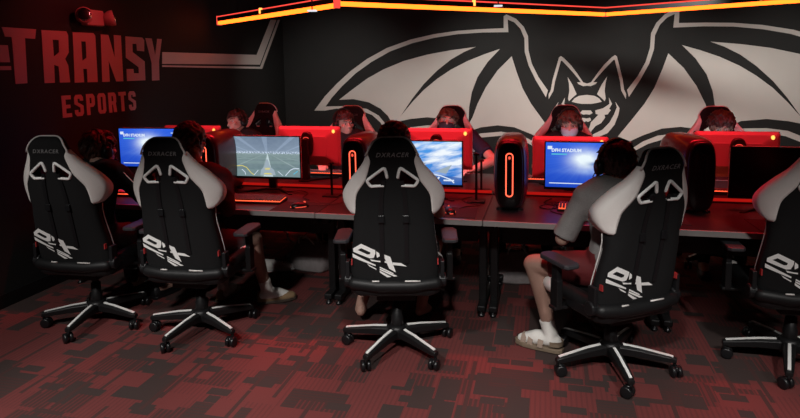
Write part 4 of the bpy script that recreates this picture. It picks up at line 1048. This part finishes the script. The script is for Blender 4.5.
    if mask:
        b = MB(); secs = []
        for z, ry, rx, yo in ((-.112, .030, .030, .030), (-.100, .058, .050, .028), (-.080, .074, .060, .026), (-.055, .085, .068, .022), (-.035, .094, .070, .018), (-.018, .096, .070, .014), (-.008, .094, .069, .012)):
            ou = [V(rx * 1.05 * math.sin(q), yo + ry * math.cos(q), z) for q in [R(-80 + 16 * i) for i in range(11)]]
            inr = [V(p.x * .93, p.y - .006, p.z) for p in reversed(ou)]
            secs.append(ou + inr)
        b.loft(secs, HM); mo = b.build('face_mask', M[mask], root, True)
        for s in (-1, 1):
            b = MB()
            for z0, z1 in ((-.02, .012), (-.085, -.03)): b.tube([HM @ V(s * .068, .028, z0), HM @ V(s * .079, .0, (z0 + z1) / 2), HM @ V(s * .083, -.025, z1)], .0018, 5)
            b.build('ear_loop', M[mask], mo)
    return root, RM @ HM, J, RM

def headset(HMw, label, mic=1):
    t = empty('headset', (0, 0, 0), 0, label, 'headset', 'headsets worn by the players'); t.matrix_world = HMw
    arc = [V(.096 * math.cos(a), -.012 - .012 * math.sin(a), -.002 + .142 * math.sin(a)) for a in [math.pi * k / 18 for k in range(19)]]
    b = MB()
    b.loft([[p + V(0, dy, 0) + (V(p.x, 0, p.z).normalized() * dr) for dy, dr in ((-.016, 0), (.016, 0), (.016, .012), (-.016, .012))] for p in arc[1:-1]])
    b.build('headband', M['black_plastic'], t, bevel=.003)
    for s in (-1, 1):
        b = MB(); Mx = Matrix.Translation((s * .093, -.012, -.008)) @ Matrix.Rotation(R(90), 4, 'Y')
        b.lathe([(.030, -.022), (.042, -.016), (.044, .0), (.040, .016), (.030, .022), (.004, .024)], 20, Mx @ Matrix.Scale(.84, 4, V(0, 1, 0)))
        b.build('ear_cup', M['gloss_black'], t, True)
    b = MB(); s = mic
    b.tube(catmull([(s * -.098, .012, -.03), (s * -.098, .06, -.07), (s * -.075, .115, -.088), (s * -.045, .135, -.085)], 5), .003, 6); mb = b.build('microphone_boom', M['metal'], t, True)
    b = MB(); b.ell((s * -.042, .136, -.084), (.012, .009, .009)); b.build('microphone_tip', M['black_plastic'], mb, True)
    return t

gn, gf = 'seated near row players seen from behind', 'far row players behind the monitors'
# near row, left to right
p, hm, J, RMx = person('person', 'person in black long sleeves seated at far left, facing the blue monitor', gn, (-2.93, 3.31), -6, head=(-2.955, 3.47, 1.125), hy=-12, shirt='dark_shirt', sleeve='long', hair='wavy', hmat='hair_auburn', lean=.09,
   W=dict(elR=(-2.62, 3.50, .76), wrR=(-2.80, 3.78, .765), wrL=(-3.12, 3.76, .765)))
headset(hm, 'black headset on the player at far left')
s_, e_ = RMx @ J['shR'], RMx @ J['elR']; q = RMx.inverted()
RI_ = RMx.inverted()
b = MB(); ax = (J['elR'] - J['shR']).normalized(); sd = (V(1, -.6, .5) - ax * V(1, -.6, .5).dot(ax)).normalized()
b.tube([J['shR'] + sd * .064, J['shR'].lerp(J['elR'], .5) + sd * .064, J['elR'] + sd * .056], .0035, 6); b.build('sleeve_piping', M['white_piping'], p, True)
p, hm, J, RMx = person('person', 'person in dark maroon long sleeves playing the field game, tan shoe out', gn, (-2.17, 3.32), -6, head=(-2.235, 3.44, 1.19), hy=0, shirt='maroon_shirt', sleeve='long', shorts=True, pants='dark_pants', hair='curly', hmat='hair_auburn', skin='skin2', shoe_mat='tan_shoe', lean=.07,
   W=dict(knR=(-1.935, 3.66, .50), anR=(-1.915, 3.775, .095), toeR=(-1.79, 3.86, .035), elR=(-1.915, 3.30, .80), wrR=(-2.10, 3.58, .775), wrL=(-2.28, 3.68, .775)))
p, hm, J, RMx = person('person', 'person with curly auburn hair hidden behind the middle chair back', gn, (-.86, 3.34), 4, head=(-.868, 3.42, 1.205), shirt='dark_shirt', sleeve='short', shorts=True, hair='curly', hmat='hair_auburn', shoes='none', socks=False, lean=.06,
   W=dict(anL=(-1.165, 3.62, .105), toeL=(-1.20, 3.74, .035), anR=(-.775, 3.70, .105), toeR=(-.75, 3.82, .035), knL=(-1.07, 3.78, .50), knR=(-.70, 3.79, .50)))
p, hm, J, RMx = person('person', 'person in grey T-shirt, headset, red shorts and sandals turned left at desk', gn, (.395, 3.36), 30, head=(.372, 3.40, 1.115), hy=-14, shirt='grey_shirt', sleeve='elbow', shorts=True, pants='red_shorts', hair='short', hmat='hair_dark', skin='skin2', shoes='sandal', lean=.06,
   W=dict(knL=(-.055, 3.45, .515), anL=(.045, 3.445, .10), toeL=(-.115, 3.505, .035), knR=(.34, 3.80, .52), anR=(.36, 3.82, .10), toeR=(.33, 3.97, .035),
          shL=(.215, 3.33, .95), elL=(.10, 3.36, .70), wrL=(.20, 3.66, .775), wrR=(.60, 3.72, .775)))
headset(hm, 'black headset with microphone on the player in grey')
# far row
def far(x, y, rz, label, **k): return person('person', label, gf, (x, y), rz, **k)
p, hm, J, RMx = far(-3.0, 5.58, 178, 'person with headset leaning sideways behind the far left monitors', head=(-3.02, 5.46, 1.125), hy=-18, hr=14, hp=6, shirt='dark_shirt', hair='short', lean=.10)
headset(hm, 'black headset on the leaning player at far left row')
p, hm, J, RMx = far(-1.84, 5.50, 182, 'person with headset facing right behind the playing-field monitor', head=(-1.86, 5.42, 1.13), hy=40, hr=6, shirt='dark_shirt', hair='short', lean=.08)
headset(hm, 'black headset on the far player beside the half-hidden tower')
p, hm, J, RMx = far(-.87, 5.48, 180, 'person in dark face mask with bare arm resting on the far desk', head=(-.87, 5.40, 1.150), hy=10, hp=12, hr=-8, shirt='navy_shirt', hair='short', hmat='hair_brown', lean=.06, mask='mask_dark',
   W=dict(shL=(-.65, 5.38, 1.03), elL=(-.425, 5.14, .85), wrL=(-.60, 4.98, .79)))
p, hm, J, RMx = far(.19, 5.50, 176, 'person with tousled brown hair and pale mask below the bat face', head=(.205, 5.42, 1.135), hy=2, hp=-8, shirt='dark_shirt', hair='wavy', hmat='hair_brown', lean=.07, mask='mask_blue')
headset(hm, 'black headset on the brown-haired far player')
p, hm, J, RMx = far(1.38, 5.48, 178, 'person with dark hair bowed behind the far right monitor', head=(1.40, 5.36, 1.13), hp=-14, hy=-8, shirt='maroon_shirt', hair='wavy', hmat='hair_dark', lean=.08)

# ------------------------------------------------------------------ things on the floor under the desks
def bag(loc, rz, label, pts, m):
    t = empty('tote_bag', loc, rz, label, 'bag')
    b = MB(); n = 20
    secs = []
    for z, w, d, sh in ((0, .17, .07, 0), (.02, .19, .085, 0), (.10, .185, .075, .01), (.17, .17, .05, .02), (.22, .15, .02, .035), (.235, .145, .012, .04)):
        secs.append([V(sh + w * math.copysign(abs(math.cos(a)) ** .5, math.cos(a)) * (1 + .06 * math.sin(5 * a + z * 20)), d * math.copysign(abs(math.sin(a)) ** .7, math.sin(a)) * (1 + .12 * math.sin(7 * a)) + .05 * z, z + (.012 * math.sin(3 * a) if z > .1 else 0)) for a in [2 * math.pi * k / n for k in range(n)]])
    b.loft(secs); b.build('body', m, t, True)
    for s in (-1, 1):
        b = MB(); b.tube(catmull([(-.07, s * .03, .22), (-.05, s * .05, .28), (.03, s * .06, .29), (.08, s * .03, .225)], 5), .006, 6); b.build('handle', M['white_piping'], t, True)
    return t
bag((-1.90, 4.52, 0), R(-12), 'crumpled grey bag on the floor under the playing-field desk', None, M['grey_bag'])
bag((-.20, 4.56, 0), R(5), 'upright grey bag on the floor right of the middle desk legs', None, M['grey_bag'])
def sneaker(loc, rz, label):
    t = empty('sneaker', loc, rz, label, 'shoe', 'loose sneakers under the desks')
    b = MB(); secs = []
    for tt, w, h in ((-.14, .02, .05), (-.13, .034, .085), (-.08, .040, .10), (-.02, .042, .09), (.05, .047, .065), (.10, .046, .05), (.14, .03, .038), (.15, .012, .025)):
        secs.append([V(w * math.cos(q), tt, .02 + max(-.003, h * .8 * math.sin(q))) for q in [2 * math.pi * i / 16 for i in range(16)]])
    b.loft(secs); b.build('upper', M['white_leather'], t, True)
    b = MB(); b.loft([[V(w, tt, z) for w, tt in ((-.03, -.145), (.03, -.145), (.045, -.08), (.052, .06), (.04, .13), (.01, .16), (-.01, .16), (-.04, .13), (-.052, .06), (-.045, -.08))] for z in (0, .022)]); b.build('sole', M['white_plastic'], t, bevel=.004)
    b = MB()
    for k in range(4): b.tube([(-.028, .0 + k * .022, .093 - k * .008), (0, .004 + k * .022, .104 - k * .008), (.028, .0 + k * .022, .093 - k * .008)], .004, 6)
    b.build('laces', M['black_plastic'], t, True)
    return t
sneaker((-1.62, 4.60, 0), R(35), 'white sneaker on the floor right of the crumpled grey bag')
sneaker((-2.16, 4.44, 0), R(-70), 'white sneaker on the floor left of the crumpled grey bag')
cable('cable_bundle', [(-2.25, 4.85, .25), (-2.2, 4.8, .16), (-2.14, 4.82, .10), (-2.18, 4.72, .02), (-2.08, 4.75, .12), (-2.04, 4.8, .20), (-2.0, 4.78, .05), (-1.93, 4.74, .01), (-1.9, 4.85, .15), (-1.95, 4.9, .3)], .009, M['wire'], 'loose white cables hanging under the playing-field desk')
cable('cable_bundle', [(-.32, 4.6, .45), (-.28, 4.62, .36), (-.22, 4.6, .33), (-.25, 4.63, .40), (-.30, 4.6, .37), (-.24, 4.58, .31), (-.16, 4.62, .36), (-.12, 4.66, .5)], .010, M['wire'], 'looped grey cables hanging right of the middle desk legs')

# ------------------------------------------------------------------ lights and camera
def area(name, loc, rot, sx, sy, power, col=(1, 1, 1), spread=180):
    l = bpy.data.lights.new(name, 'AREA'); l.shape = 'RECTANGLE'; l.size = sx; l.size_y = sy; l.energy = power; l.color = col; l.spread = R(spread)
    o = bpy.data.objects.new(name, l); COL.objects.link(o); o.location = loc; o.rotation_euler = [R(a) for a in rot]; return o
def spot(name, loc, target, power, angle, blend=1.0, col=(1, 1, 1), rad=.08):
    l = bpy.data.lights.new(name, 'SPOT'); l.energy = power; l.spot_size = R(angle); l.spot_blend = blend; l.color = col; l.shadow_soft_size = rad
    o = bpy.data.objects.new(name, l); COL.objects.link(o); o.location = loc
    o.rotation_euler = (V(*target) - V(*loc)).to_track_quat('-Z', 'Y').to_euler(); return o
LIGHTS()
w = bpy.data.worlds.new('dark_room'); scene.world = w; w.use_nodes = True
w.node_tree.nodes['Background'].inputs[0].default_value = (.02, .018, .018, 1); w.node_tree.nodes['Background'].inputs[1].default_value = .3

cam = bpy.data.cameras.new('camera'); co = bpy.data.objects.new('camera', cam); COL.objects.link(co)
fpx, yaw, pit, rol = 600., R(13.7), R(7), .015
cam.sensor_width = 36; cam.lens = fpx * 36 / 800; cam.shift_x = 0; cam.shift_y = (140.67 - 209) / 800
fw = V(-math.sin(yaw) * math.cos(pit), math.cos(yaw) * math.cos(pit), -math.sin(pit)); r0 = V(math.cos(yaw), math.sin(yaw), 0); u0 = r0.cross(fw)
rr_ = r0 * math.cos(rol) - u0 * math.sin(rol); uu = rr_.cross(fw)
co.matrix_world = Matrix(((rr_.x, uu.x, -fw.x, 0), (rr_.y, uu.y, -fw.y, 0), (rr_.z, uu.z, -fw.z, 1.66), (0, 0, 0, 1)))
scene.camera = co
bpy.data.scenes.remove(BENCH)
scene.view_settings.view_transform = 'Standard'; scene.view_settings.look = 'None'; scene.view_settings.gamma = 1; scene.view_settings.exposure = 0
scene.view_settings.use_curve_mapping = False
